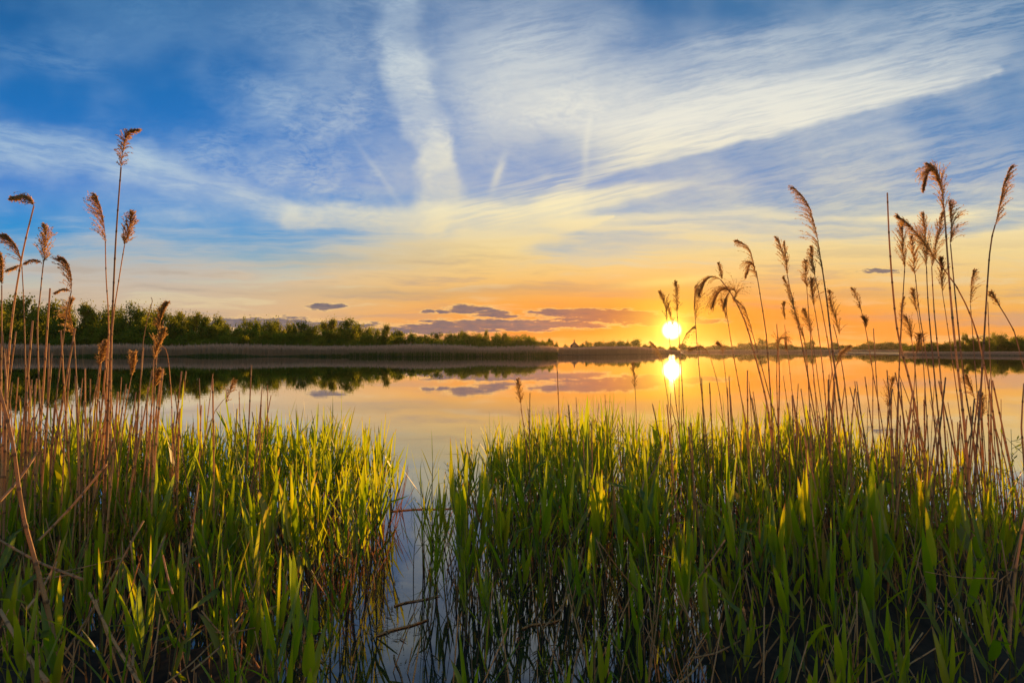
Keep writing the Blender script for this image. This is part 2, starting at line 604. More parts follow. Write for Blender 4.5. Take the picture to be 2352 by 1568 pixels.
def link(name, data, parent=None):
    o = bpy.data.objects.new(name, data)
    COL.objects.link(o)
    if parent is not None:
        o.parent = parent
    return o


def tag(o, label=None, cat=None, group=None, kind=None):
    if label: o['label'] = label
    if cat: o['category'] = cat
    if group: o['group'] = group
    if kind: o['kind'] = kind
    return o


def empty(name, loc=(0, 0, 0)):
    o = link(name, None)
    o.location = loc
    o.empty_display_size = 0.1
    return o


def catmull(ps, per=6):
    out = []
    n = len(ps)
    for i in range(n - 1):
        p0, p1, p2, p3 = ps[max(i - 1, 0)], ps[i], ps[i + 1], ps[min(i + 2, n - 1)]
        for k in range(per):
            t = k / per
            out.append(0.5 * ((2 * p1) + (p2 - p0) * t + (2 * p0 - 5 * p1 + 4 * p2 - p3) * t * t + (3 * p1 - p0 - 3 * p2 + p3) * t ** 3))
    out.append(ps[-1].copy())
    return out


MARKS = [(110, 'at the left edge'), (230, 'left of the tall trio'), (330, 'below the tall trio'), (450, 'below the glowing orange heads'),
         (600, 'just right of the orange heads'), (760, 'mid-way along the left bed'), (930, "on the channel's left bank"), (1060, 'in the channel'),
         (1200, "on the channel's right bank"), (1400, 'below the lone middle head'), (1600, 'below the sun'), (1760, 'below the big arching reed'),
         (1930, 'below the largest feathered reed'), (2050, 'left of the tall bare stem'), (2220, 'below the thick plume cluster'), (9999, 'at the right edge')]
PENDING = []


FAR_MARKS = [(190, 'at the left edge'), (400, 'left of the tall trio'), (600, 'behind the tall trio'), (760, 'behind the orange heads'),
             (900, 'before the dip in the wood'), (1030, 'at the dip in the wood'), (1250, 'between dip and middle hump'), (1450, 'at the feathery hump'),
             (1600, 'just past the feathery hump'), (1760, 'over the middle of the low wood'), (1950, 'left of the spindly tree'), (2110, 'near the reed point tip'), (2300, 'at the very end of the wood'),
             (2560, 'between the hut and the round tree'), (2800, 'under the sun'), (3000, 'below the big arching reed'), (3200, 'around the highest twiggy tree'),
             (3400, 'behind the largest feathered reed'), (3600, 'left of the tall bare stem'), (3760, 'behind the thick plume cluster'), (3920, 'around the pine-like tree'), (9999, 'at the right edge')]


def numbered(o, px, noun, row='', marks=None):
    mark = next(t for a, t in (marks or MARKS) if px < a)
    PENDING.append((o, px, noun, row, mark))


def name_pending():
    buckets = {}
    for rec in PENDING:
        buckets.setdefault(rec[2:], []).append(rec)
    words_ = ['', 'second ', 'third ', 'fourth ', 'fifth ', 'sixth ', 'seventh ', 'eighth ', 'ninth ', 'tenth ', 'eleventh ', 'twelfth ', 'thirteenth ', 'fourteenth ', 'fifteenth ', 'sixteenth ', 'seventeenth ', 'eighteenth ', 'nineteenth ', 'twentieth ', 'twenty-first ', 'twenty-second ', 'twenty-third ', 'twenty-fourth ', 'twenty-fifth ',
              'twenty-sixth ', 'twenty-seventh ', 'twenty-eighth ', 'twenty-ninth ', 'thirtieth ']
    for (noun, row, mark), lst in buckets.items():
        lst.sort(key=lambda r: r[1])
        for i, r in enumerate(lst):
            if len(lst) == 1:
                lab = 'the only %s %s %s' % (noun, row, mark)
            elif i == 0:
                lab = 'leftmost %s %s %s' % (noun, row, mark)
            elif i < len(words_):
                lab = '%s%s from left %s %s' % (words_[i], noun, row, mark)
            else:
                lab = '%s among the last from left %s %s' % (noun, row, mark)
            r[0]['label'] = ' '.join(lab.split())



# ------------------------------------------------------------------ lake, ground and far shores
def struct(name, me):
    return tag(link(name, me), kind='structure')


def shore_pt(sx, sy):
    """point of the waterline, from a pixel of the 4096-wide picture"""
    Y = CAM_H * 2275.0 / (sy - 1401.0)
    return Vector(((sx - 2048.0) / 2275.0 * Y, Y, 0.0))


SH_LEFT = [shore_pt(*p) for p in [(-1500, 1428.5), (-400, 1428), (0, 1427.6), (500, 1427), (1000, 1426.6), (1500, 1426.8), (2000, 1427.0), (2150, 1426.2), (2232, 1424.5)]]
SH_MID = [shore_pt(*p) for p in [(2120, 1420.6), (2240, 1420.2), (2400, 1419.0), (2560, 1417.6), (2660, 1416.4), (2722, 1415.6)]]
SH_FAR = [shore_pt(*p) for p in [(2560, 1409.2), (2735, 1409.2), (3000, 1409.4), (3300, 1409.6), (3500, 1410.0), (3620, 1410.4)]]
SH_RIGHT = [shore_pt(*p) for p in [(3600, 1420.5), (3760, 1421.2), (3950, 1422.4), (4096, 1423.4), (4500, 1425.0), (6000, 1427.0)]]
SH_ALL = SH_LEFT + SH_MID[1:] + SH_FAR[1:4] + SH_RIGHT

bm = MB()
i0 = bm.pt((-3500, -600, -0.55)); bm.pt((3500, -600, -0.55)); bm.pt((3500, 5000, -0.55)); bm.pt((-3500, 5000, -0.55))
bm.f.append((0, 1, 2, 3))
struct('lake_bed', bm.mesh('lake_bed', M['bed'], False))
wm = MB()
wm.pt((-900, -60, 0)); wm.pt((900, -60, 0)); wm.pt((900, 900, 0)); wm.pt((-900, 900, 0))
wm.f.append((0, 1, 2, 3))
struct('lake_water', wm.mesh('lake_water', M['water'], False))
# the land beyond the waterline, out to the horizon: rows of points running inland from the shore
lm = MB()
rows = []
for p in SH_ALL:
    d = Vector((p.x, p.y, 0)).normalized()
    row = []
    for dist, z in ((-0.8, -0.5), (0.0, 0.03), (3.0, 0.10), (25.0, 0.16), (120.0, 0.30), (900.0, 0.6), (4200.0, 0.9)):
        q = p + d * dist
        row.append(lm.pt((q.x, q.y, z)))
    rows.append(row)
for a, b in zip(rows, rows[1:]):
    for k in range(6):
        lm.f.append((a[k], b[k], b[k + 1], a[k + 1]))
struct('far_shore_ground', lm.mesh('far_shore_ground', M['land']))


def along_line(pts):
    ls = [(b - a).length for a, b in zip(pts, pts[1:])]
    tot = sum(ls)
    def f(t):
        s = t * tot
        for (a, b), l in zip(zip(pts, pts[1:]), ls):
            if s <= l:
                return a.lerp(b, s / l)
            s -= l
        return pts[-1].copy()
    return f, tot


def reed_field(name, label, cat, line, n, depth0, depth1, h0, h1, mat, seed, width=0.05, tip=True, hfun=None):
    """a far band of reeds nobody could count: thin upright blades, each with a plume"""
    rng = random.Random(seed)
    f, tot = along_line(line)
    V, F, var, al = [], [], [], []
    for i in range(n):
        p = f(rng.random())
        d = Vector((p.x, p.y, 0)).normalized()
        t = rng.random()
        q = p + d * (depth0 + (depth1 - depth0) * t)
        k = 0.5 + 0.5 * math.sin(q.x * 0.21 + 1.3 * math.sin(q.x * 0.083))
        h = (h0 + (h1 - h0) * rng.random()) * (0.86 + 0.16 * k) * (1.16 if rng.random() < 0.04 else 1.0)
        if hfun: h *= hfun(q, t)
        yaw = rng.uniform(0, math.pi)
        ax = Vector((math.cos(yaw), math.sin(yaw), 0)) * width * rng.uniform(0.6, 1.3)
        lean = Vector((rng.gauss(0, 0.07), rng.gauss(0, 0.05), 0)) * h
        c = rng.random() * 0.7 + k * 0.3
        b = len(V)
        top = q + lean + Vector((0, 0, h))
        mid = q + lean * 0.5 + Vector((0, 0, h * 0.72))
        V += [tuple(q - ax * .5), tuple(q + ax * .5), tuple(mid + ax * 0.5), tuple(mid - ax * 0.5)]
        al += [0, 0, .6, .6]
        F.append((b, b + 1, b + 2, b + 3))
        if tip:
            m2 = q + lean * 0.75 + Vector((0, 0, h * 0.86))
            V += [tuple(m2 + ax * 1.0), tuple(m2 - ax * 1.0), tuple(top)]
            al += [1, 1, 1]
            F.append((b + 3, b + 2, b + 4, b + 5)); F.append((b + 5, b + 4, b + 6))
            var += [c] * 7
        else:
            V += [tuple(top)]
            al += [1]
            F.append((b + 3, b + 2, b + 4))
            var += [c] * 5
    me = bpy.data.meshes.new(name)
    me.from_pydata(V, [], F)
    for k_, arr in (('var', var), ('along', al)):
        a_ = me.attributes.new(k_, 'FLOAT', 'POINT')
        a_.data.foreach_set('value', np.array(arr, dtype=np.float32))
    me.materials.append(mat)
    return tag(link(name, me), label, cat, kind='stuff')


reed_field('dry_reeds', 'wide bed of dry brown reeds along the shore below the dark trees', 'reeds', SH_LEFT, 30000, 1.5, 17, 1.9, 2.75, M['field'], 1,
           hfun=lambda q, t: (0.94 + 0.12 * t) * (1.0 if q.x < -20 else max(0.78, 1.0 - (q.x + 20) * 0.006)))
reed_field('green_reeds', 'low fringe of new green reeds at the water edge before the brown reed bed', 'reeds', SH_LEFT, 12000, -0.3, 2.6, 0.55, 1.0, M['fieldg'], 2, tip=False,
           hfun=lambda q, t: (0.75 + 0.35 * t) * (1.25 if q.x > -32 else 0.55 + 0.3 * math.sin(q.x * 0.3)))
reed_field('dry_reeds', 'brown reed point that narrows to its tip below the setting sun', 'reeds', SH_MID, 15000, 0.3, 15, 1.9, 2.5, M['field'], 3, hfun=lambda q, t: max(0.5, 1.0 - max(0, q.x - 35) * 0.02))
reed_field('dry_reeds', 'thin pale reed line on the most distant shore', 'reeds', SH_FAR, 9000, 0.3, 12, 1.2, 1.7, M['field'], 4, width=0.09)
reed_field('dry_reeds', 'short brown reed bank reaching in from the picture edge on the sun side', 'reeds', SH_RIGHT, 14000, 0.2, 14, 0.7, 1.15, M['field'], 5)


# ------------------------------------------------------------------ trees
def crown_mesh(name, seed, style, n_cl, per, leaf):
    """crown of unit height (z 0..1) and about unit width: leaf clumps on lobes, with gaps"""
    rng = random.Random(seed)
    m = MB()
    lobes = []
    if style == 'round':
        for i in range(9):
            a = rng.uniform(0, 6.283); r = rng.uniform(0.0, 0.30)
            lobes.append((Vector((r * math.cos(a), r * math.sin(a), rng.uniform(0.38, 0.80))), rng.uniform(0.15, 0.27)))
        for i in range(7):
            a = rng.uniform(0, 6.283)
            lobes.append((Vector((0.30 * math.cos(a), 0.30 * math.sin(a), rng.uniform(0.12, 0.5))), rng.uniform(0.14, 0.22)))
    elif style == 'tall':
        for i in range(15):
            z = 0.12 + 0.80 * i / 14
            w = 0.30 * math.sin(math.pi * min(1, (z + 0.12) * 0.9)) ** 0.7
            a = rng.uniform(0, 6.283)
            lobes.append((Vector((w * 0.8 * math.cos(a), w * 0.8 * math.sin(a), z)), rng.uniform(0.09, 0.19)))
    elif style == 'open':
        for i in range(13):
            a = rng.uniform(0, 6.283); r = rng.uniform(0.1, 0.42)
            lobes.append((Vector((r * math.cos(a), r * math.sin(a), rng.uniform(0.45, 0.90))), rng.uniform(0.08, 0.15)))
        for i in range(5):
            a = rng.uniform(0, 6.283)
            lobes.append((Vector((0.15 * math.cos(a), 0.15 * math.sin(a), rng.uniform(0.15, 0.5))), rng.uniform(0.10, 0.2)))
    else:  # bush
        for i in range(15):
            a = rng.uniform(0, 6.283); r = rng.uniform(0.05, 0.36)
            z = rng.uniform(0.15, 0.8 - r * 0.8)
            lobes.append((Vector((r * math.cos(a), r * math.sin(a), z)), rng.uniform(0.13, 0.22)))
    for i in range(n_cl):
        c, r = lobes[rng.randrange(len(lobes))]
        u = Vector((rng.gauss(0, 1), rng.gauss(0, 1), rng.gauss(0, 1) + 0.3)).normalized()
        q = c + Vector((u.x * r, u.y * r, u.z * r * 1.05)) * rng.uniform(0.55, 1.12)
        cv = rng.random()
        cr = rng.uniform(0.03, 0.075)
        up = rng.random() < 0.25
        for k in range(per):
            o = Vector((rng.gauss(0, cr), rng.gauss(0, cr), rng.gauss(0, cr) * (1.7 if up else 0.8)))
            n = Vector((rng.gauss(0, 1), rng.gauss(0, 1), rng.gauss(0, 1))).normalized()
            t = n.orthogonal().normalized()
            t = Matrix.Rotation(rng.uniform(0, 6.28), 3, n) @ t
            s_ = leaf * rng.uniform(0.6, 1.3)
            m.quad(q + o, t * s_, n.cross(t) * s_ * 0.55, min(1, max(0, cv * 0.6 + rng.random() * 0.4)))
    # twigs that break the outline
    for i in range(44):
        c, r = lobes[rng.randrange(len(lobes))]
        u = Vector((rng.gauss(0, .7), rng.gauss(0, .7), abs(rng.gauss(0.6, .5)))).normalized()
        a = c + u * r * 0.9
        L = rng.uniform(0.05, 0.17)
        for k in range(9):
            n = Vector((rng.gauss(0, 1), rng.gauss(0, 1), rng.gauss(0, 1))).normalized()
            t = n.orthogonal().normalized()
            s_ = leaf * rng.uniform(0.5, 1.0) * (1.1 - k * 0.08)
            m.quad(a + u * (L * k / 8) + n * 0.008, t * s_, n.cross(t) * s_ * 0.5, rng.random())
    zt = sorted(v[2] for v in m.v)[int(len(m.v) * 0.997)]
    m.v = [(a, b, c / zt) for a, b, c in m.v]
    return m.mesh(name, M['crown_a'], False)


def trunk_mesh(name, seed, style):
    rng = random.Random(seed)
    m = MB()
    top = 0.8
    bend = rng.uniform(-0.03, 0.03)
    pts = [Vector((bend * math.sin(3 * k / 6), 0.5 * bend * math.cos(2 * k / 6), -0.02 + top * k / 6)) for k in range(7)]
    m.tube(pts, [0.028 * (1 - k / 7.5) + 0.003 for k in range(7)], 7)
    for i in range(9 if style != 'bush' else 12):
        z0 = rng.uniform(0.08 if style == 'bush' else 0.25, 0.65)
        a = rng.uniform(0, 6.283)
        L = rng.uniform(0.22, 0.4)
        p0 = Vector((0, 0, z0))
        d = Vector((math.cos(a), math.sin(a), rng.uniform(0.5, 1.1))).normalized()
        m.tube([p0, p0 + d * L * 0.5 + Vector((0, 0, .01)), p0 + d * L + Vector((0, 0, .05))], [0.011, 0.007, 0.002], 5)
    return m.mesh(name, M['bark'])


TREES = {}
for st, cnt, ncl, per in (('round', 4, 210, 24), ('tall', 4, 190, 22), ('open', 3, 150, 18), ('bush', 4, 170, 22)):
    TREES[st] = []
    for k in range(cnt):
        sd = hash((len(st) * 17 + k * 101)) & 0xffff
        TREES[st].append((crown_mesh('crown_' + st, sd + 5, st, ncl, per, 0.027 if st != 'bush' else 0.034), trunk_mesh('trunk_' + st, sd + 9, st)))

tree_rng = random.Random(77)


def plant_tree(sx, top_sy, Y, wpx, style, label, group=None, name='tree', cat='tree'):
    """sx, top_sy: pixel of the 4096-wide picture where its top shows; wpx its width there"""
    x = (sx - 2048.0) / 2275.0 * Y
    H = CAM_H + (1401.0 - top_sy) / 2275.0 * Y
    W = wpx / 2275.0 * Y * 1.22
    cm, tm = TREES[style][tree_rng.randrange(len(TREES[style]))]
    t = empty(name, (x, Y, 0.12))
    t.rotation_euler = (0, 0, tree_rng.uniform(0, 6.283))
    tag(t, label, cat, group)
    for nm, me in (('crown', cm), ('trunk', tm)):
        o = link(nm, me, t)
        o.scale = (W, W * 0.95, H)
    return t


# skyline of the wood on the left shore: x, top (4096-wide picture), width, style, label
WOOD = [
    (-60, 1205, 170, 'round', 0), (15, 1200, 150, 'round', 'broad tree at the picture edge behind the dry stalks, its crown high above the wood'),
    (85, 1186, 130, 'tall', 'tallest domed tree near the picture edge, seen between dry reed stalks'),
    (150, 1228, 100, 'round', 0), (222, 1205, 120, 'round', 'round-topped tree with a smooth dome, second high crown of the wood from the edge'),
    (275, 1226, 90, 'round', 0), (335, 1212, 90, 'tall', 'narrow peaked tree behind the drooping reed head'), (385, 1222, 110, 'open', 'loose open-crowned tree left of the three tallest dry reeds'),
    (432, 1222, 90, 'round', 0), (480, 1232, 100, 'tall', 0), (520, 1210, 80, 'open', 'tree with bare twiggy top right of the three tallest dry reeds'), (560, 1226, 90, 'round', 0),
    (605, 1236, 90, 'round', 0), (645, 1216, 60, 'tall', 'slim pointed tree just behind the broken reed heads'), (680, 1240, 90, 'open', 0), (712, 1250, 90, 'tall', 0),
    (752, 1262, 100, 'round', 0), (785, 1252, 80, 'tall', 'tree on the shoulder where the high wood starts to step down'), (832, 1264, 90, 'tall', 0), (868, 1262, 80, 'round', 'last tall tree before the dip in the wood'),
    (900, 1292, 80, 'round', 0), (935, 1312, 90, 'bush', 0), (962, 1300, 70, 'bush', 0), (990, 1270, 66, 'open', 'small open-crowned tree standing up beside the dip in the wood'), (1035, 1284, 90, 'round', 0),
    (1082, 1276, 80, 'round', 0), (1110, 1282, 70, 'tall', 0), (1160, 1290, 80, 'round', 0), (1205, 1288, 90, 'tall', 0), (1250, 1296, 90, 'round', 0),
    (1298, 1286, 80, 'tall', 0), (1340, 1274, 80, 'tall', 'feathery tree that makes the middle hump of the wood'), (1390, 1276, 90, 'tall', 'feathery twin tree on the sun side of the middle hump'), (1425, 1292, 70, 'round', 0),
    (1470, 1306, 80, 'round', 0), (1510, 1306, 60, 'open', 0), (1545, 1300, 52, 'tall', 'thin tree with a split twiggy top past the middle hump'), (1590, 1322, 80, 'bush', 0), (1640, 1332, 80, 'bush', 0),
    (1690, 1342, 80, 'bush', 0), (1745, 1324, 52, 'open', 'small dark open tree over the low bushes'), (1795, 1332, 60, 'round', 0), (1835, 1322, 52, 'open', 0), (1870, 1326, 70, 'open', 0),
    (1905, 1334, 60, 'round', 0), (1945, 1322, 26, 'tall', 'very slim spindly tree sticking up from the low end of the wood'), (1985, 1334, 60, 'round', 0), (2012, 1330, 54, 'open', 'dark tree in the last cluster before the reed point'), (2050, 1338, 60, 'open', 0),
    (2095, 1338, 66, 'open', 'rounded dark tree near the tip of the reed point'), (2130, 1352, 60, 'bush', 0), (2170, 1362, 46, 'bush', 0), (2200, 1356, 34, 'tall', 0), (2225, 1370, 26, 'bush', 'last low bush of the wood above the green reed tip'),
]
for i, (sx, sy, w, st, lab) in enumerate(WOOD):
    Y = 138 + 9 * math.sin(i * 1.7) + (sx > 1700) * 6
    if lab:
        plant_tree(sx, sy, Y, w, st, lab, 'trees of the wood on the far shore')
    else:
        numbered(plant_tree(sx, sy, Y, w, st, '', 'trees of the wood on the far shore'), sx, 'high tree', 'of the far wood', FAR_MARKS)
# the lower front of the same wood
def skyline(sx):
    best = min(WOOD, key=lambda t: abs(t[0] - sx))
    return best[1]
sx = -90
brng = random.Random(5)
while sx < 2200:
    s = skyline(sx)
    sy = s + (1385 - s) * brng.uniform(0.26, 0.58)
    w = brng.uniform(70, 120) if sx < 1500 else brng.uniform(45, 80)
    numbered(plant_tree(sx, sy, 126 + brng.uniform(-2, 6), w, brng.choice(['bush', 'bush', 'round', 'bush']), '',
               'willows along the foot of the wood', 'willow_bush', 'bush'), sx, 'half-high willow', 'of the wood', FAR_MARKS)
    sx += w * brng.uniform(0.36, 0.6)
sx = -90
while sx < 2190:
    w = brng.uniform(70, 110) if sx < 1500 else brng.uniform(45, 70)
    s = skyline(sx)
    numbered(plant_tree(sx, s + (1385 - s) * brng.uniform(0.62, 0.86), 124 + brng.uniform(-2, 2), w, 'bush', '',
               'low bushes in front of the wood', 'willow_bush', 'bush'), sx, 'low bush', 'above the brown reeds', FAR_MARKS)
    sx += w * brng.uniform(0.5, 0.8)
# low trees behind the reed point, nearest the sun
for sx, sy, w, st, lab in [
    (2262, 1378, 26, 'bush', 'tiny bush standing alone in the gap beside the hut'), (2330, 1374, 34, 'bush', 0), (2352, 1362, 34, 'open', 'small flat-topped tree right of the hut'), (2380, 1368, 40, 'bush', 0),
    (2405, 1364, 44, 'round', 0), (2440, 1362, 44, 'round', 0), (2475, 1362, 44, 'round', 0), (2505, 1366, 40, 'bush', 0), (2541, 1357, 54, 'round', 'round tree standing alone left of the setting sun'),
    (2580, 1376, 34, 'bush', 0), (2605, 1380, 40, 'bush', 0), (2645, 1386, 40, 'bush', 0), (2690, 1386, 40, 'bush', 0), (2730, 1374, 44, 'round', 'rounded tree at the end of the point right under the sun'), (2760, 1384, 30, 'bush', 0)]:
    t_ = plant_tree(sx, sy, (215 if sx < 2700 else 372) + 6 * math.sin(sx), w, st, lab or '', 'trees beyond the reed point')
    if not lab: numbered(t_, sx, 'small tree', 'beyond the reed point', FAR_MARKS)
# the most distant shore
fr = random.Random(9)
sx = 2780
SPEC = {3050: (1352, 44, 'open', 'open twiggy tree, highest of the distant shore right of the sun'), 3100: (1366, 50, 'open', 0), 3240: (1360, 44, 'open', 'loose tree rising over the distant shore between reed stems'),
        3340: (1368, 40, 'round', 0), 3480: (1362, 38, 'open', 0), 3560: (1366, 60, 'round', 0)}
for k, (sy, w, st, lab) in SPEC.items():
    t_ = plant_tree(k, sy, 372, w, st, lab or '', 'trees on the distant shore')
    if not lab: numbered(t_, k, 'tree', 'rising over the distant hedge', FAR_MARKS)
while sx < 3680:
    w = fr.uniform(34, 62)
    sy = 1383 + fr.uniform(-9, 6) - 5 * math.sin(sx * 0.011)
    numbered(plant_tree(sx, sy, 376 + fr.uniform(-8, 8), w, fr.choice(['bush', 'round', 'bush']), '', 'bushes on the distant shore', 'bush', 'bush'), sx, 'low bush', 'of the distant hedge', FAR_MARKS)
    sx += w * fr.uniform(0.42, 0.7)
# the nearer bank at the right edge
for sx, sy, w, st, lab in [
    (3630, 1384, 60, 'bush', 0), (3680, 1378, 60, 'bush', 0), (3725, 1368, 66, 'round', 0), (3775, 1372, 60, 'bush', 0), (3820, 1360, 50, 'round', 0),
    (3862, 1334, 36, 'tall', 'pine-like pointed dark tree over the bank at the picture edge'), (3895, 1352, 60, 'round', 0), (3925, 1362, 70, 'bush', 0),
    (3952, 1340, 60, 'open', 'flat open-crowned tree above the bank between two reed stems'), (3990, 1332, 60, 'open', 'high open tree over the bank close to the picture edge'), (4030, 1352, 80, 'bush', 0), (4075, 1346, 90, 'round', 0), (4130, 1340, 100, 'round', 0), (4210, 1336, 120, 'round', 0),
    (3650, 1392, 70, 'bush', 0), (3710, 1386, 70, 'bush', 0), (3770, 1384, 70, 'bush', 0), (3830, 1378, 80, 'bush', 0), (3890, 1376, 80, 'bush', 0), (3950, 1374, 80, 'bush', 0), (4010, 1372, 90, 'bush', 0), (4080, 1370, 90, 'bush', 0), (4150, 1370, 90, 'bush', 0)]:
    t_ = plant_tree(sx, sy, 160 + 5 * math.sin(sx * 2.1), w, st, lab or '', 'thicket on the bank at the edge')
    if not lab: numbered(t_, sx, 'low thicket tree' if sy > 1367 else 'high thicket tree', '', FAR_MARKS)

# small hut beyond the reed point
def hut():
    Y = 205.0
    x = (2297 - 2048) / 2275.0 * Y
    w, d, h, r = 1.3, 1.6, 2.7, 1.25
    t = tag(empty('hut', (x, Y, 0.13)), 'tiny dark gabled hut on the skyline between the wood and the sun', 'hut')
    m = MB()
    base = [(-w, -d), (w, -d), (w, d), (-w, d)]
    for a, b in base: m.pt((a, b, 0))
    for a, b in base: m.pt((a, b, h))
    m.pt((0, -d, h + r)); m.pt((0, d, h + r))
    for k in range(4): m.f.append((k, (k + 1) % 4, 4 + (k + 1) % 4, 4 + k))
    m.f.append((4, 5, 8)); m.f.append((6, 7, 9))
    link('wall', m.mesh('hut_wall', M['hutwall'], False), t)
    m = MB()
    e, th = 0.25, 0.12
    for sgn in (-1, 1):
        k = len(m.v)
        for z in (0.02, th):
            for yy in (-d - e, d + e):
                m.pt((sgn * (w + e), yy, h - e * r / w + z)); m.pt((0, yy, h + r + z))
        m.f += [(k, k + 1, k + 3, k + 2), (k + 4, k + 5, k + 7, k + 6), (k, k + 4, k + 6, k + 2), (k, k + 1, k + 5, k + 4), (k + 2, k + 3, k + 7, k + 6)]
    rf = link('roof', m.mesh('hut_roof', M['hutroof'], False), t)
    m = MB()
    c = [(-.2, -.2), (.2, -.2), (.2, .2), (-.2, .2)]
    for z in (h + r - 0.3, h + r + 0.9):
        for a, b in c: m.pt((a, b, z))
    for k in range(4): m.f.append((k, (k + 1) % 4, 4 + (k + 1) % 4, 4 + k))
    m.f.append((4, 5, 6, 7))
    link('chimney', m.mesh('hut_chimney', M['hutwall'], False), rf)
hut()

# ------------------------------------------------------------------ green reeds
def blade(m, base, az, a0, length, width, bend, twist, var):
    """one reed leaf: folded along the midrib, wide low down, drawn out to a fine point"""
    n = 7
    d_h = Vector((math.cos(az), math.sin(az), 0))
    side0 = Vector((-math.sin(az), math.cos(az), 0))
    p = base.copy()
    kink = 0.0
    kr = (var * 7919.0) % 1.0
    if kr < 0.10: kink = 0.7 + kr * 12
    ids = []
    for i in range(n + 1):
        t = i / n
        a = a0 + bend * t * t + (kink if t > 0.5 else 0.0)
        tan = d_h * math.sin(a) + Vector((0, 0, 1)) * math.cos(a)
        nor = d_h * math.cos(a) - Vector((0, 0, 1)) * math.sin(a)
        tw = twist * t
        side = side0 * math.cos(tw) + nor * math.sin(tw)
        nn = nor * math.cos(tw) - side0 * math.sin(tw)
        w = width * 0.5 * min(1.0, 0.35 + (t / 0.22) * 0.65) * (1 - t) ** 0.72 * (1.0 + 0.25 * t)
        if i < n:
            fold = w * 0.45
            ids.append((m.pt(p + side * w + nn * fold, var, t, 0.0), m.pt(p, var, t, 0.5), m.pt(p - side * w + nn * fold, var, t, 1.0)))
        else:
            ids.append((m.pt(p, var, 1.0, 0.5),))
        p = p + tan * (length / n)
    for a, b in zip(ids, ids[1:]):
        if len(b) == 3:
            m.f.append((a[0], a[1], b[1], b[0])); m.f.append((a[1], a[2], b[2], b[1]))
        else:
            m.f.append((a[0], a[1], b[0])); m.f.append((a[1], a[2], b[0]))


def shoot_parts(seed, n_leaf, h, wide, spread, low=0.30):
    """returns (stem MB, [leaf MB]) of a shoot about h high"""
    rng = random.Random(seed)
    st = MB()
    hs = h * rng.uniform(0.62, 0.72)
    lx, ly = rng.uniform(-0.04, 0.04), rng.uniform(-0.04, 0.04)
    def sp(z):
        q = z / hs
        return Vector((lx * q * q, ly * q * q, z))
    zs = [-0.25, 0.0] + [hs * k / 5 for k in range(1, 6)]
    st.tube([sp(z) if z > 0 else Vector((0, 0, z)) for z in zs], [0.0042, 0.0042, 0.0040, 0.0036, 0.0032, 0.0028, 0.0018], 5, rng.random(), cap=False)
    leaves = []
    az = 0.0 if seed >= 800 else rng.uniform(0, 6.283)
    for k in range(n_leaf):
        q = k / max(1, n_leaf - 1)
        z = hs * (low + (0.97 - low) * q ** 0.8)
        L = h * rng.uniform(0.32, 0.46) * (0.75 + 0.35 * math.sin(math.pi * min(1, q + 0.15)))
        a0 = rng.uniform(0.10, 0.34) * spread * (1.35 - 0.6 * q)
        m = MB()
        if k == n_leaf - 1:      # the rolled top leaf stands upright
            blade(m, sp(z), az, rng.uniform(0.0, 0.08), h - z + 0.02, wide * 0.55, 0.04, rng.uniform(-.4, .4), rng.random())
        else:
            blade(m, sp(z), az, a0, L, wide * rng.uniform(0.75, 1.15) * (0.6 + 0.5 * q), rng.uniform(-0.12, 0.45) * spread, rng.uniform(-0.9, 0.9), rng.random())
        leaves.append(m)
        az += math.pi + rng.uniform(-0.6, 0.6)
    return st, leaves


VARS = []
for i in range(16):
    r_ = random.Random(100 + i)
    VARS.append(shoot_parts(200 + i, r_.choice([4, 5, 6, 6]), 0.62, r_.uniform(0.016, 0.026) if i < 10 else r_.uniform(0.028, 0.044), r_.uniform(0.9, 2.0), r_.uniform(0.36, 0.55)))
for i in range(5):
    r_ = random.Random(700 + i)
    VARS.append(shoot_parts(800 + i, r_.choice([3, 4, 4]), 0.62, r_.uniform(0.050, 0.062), r_.uniform(1.0, 1.9), 0.5))
V_MESH = [(s.mesh('reed_stem', M['gstem']), [l.mesh('reed_leaf', M['leaf']) for l in ls]) for s, ls in VARS]


def u_of(px): return (px - 1176.0) / FPX
def depth_of(py): return CAM_H * FPX / (py - 804.0)


def place_density(x, Y):
    """0..1: how thick the green reeds stand at this spot of the shallows"""
    u = x / Y
    # open channel of water
    pts = [(1.5, -0.30, 0.02), (2.2, -0.285, 0.0), (2.8, -0.235, -0.10), (3.3, -0.215, -0.115), (4.0, -0.20, -0.10), (5.0, -0.19, -0.085), (7.0, -0.19, -0.09)]
    for (ya, la, ra), (yb, lb, rb) in zip(pts, pts[1:]):
        if ya <= Y <= yb:
            t = (Y - ya) / (yb - ya)
            l, r = la + (lb - la) * t, ra + (rb - ra) * t
            break
    else:
        l, r = pts[-1][1:]
    far = 5.35
    if u < 0:
        far = 5.3 - 0.5 * max(0, (u + 0.35)) / 0.16 if u > -0.35 else 5.3
    else:
        far = 5.5 if u < 0.45 else 5.5 - (u - 0.45) * 2.2
    if -0.09 < u < 0.05:
        far = 4.7 + (u + 0.09) * 6
    far += 0.25 * math.sin(x * 3.1) + 0.15 * math.sin(x * 7.7 + 1)
    if Y > far:
        return 0.0
    if l < u < r:
        mid = (l + r) / 2
        return (0.06 if Y < 3.0 else 0.0) if u < mid + (r - l) * 0.05 else (0.34 if Y < 4.3 else 0.05)
    d = 1.0
    if r <= u < r + 0.12 and Y < 3.6:
        d = 0.50
    elif r <= u < r + 0.07:
        d = 0.5
    if l - 0.03 < u <= l:
        d = 0.6
    clump = 0.5 + 0.5 * math.sin(x * 5.3 + 1.7 * math.sin(Y * 4.1)) * math.sin(Y * 6.7 + 2.1 * math.sin(x * 2.9))
    d *= 0.55 + 0.6 * clump
    if Y < 2.7:
        d *= 0.45
    return d


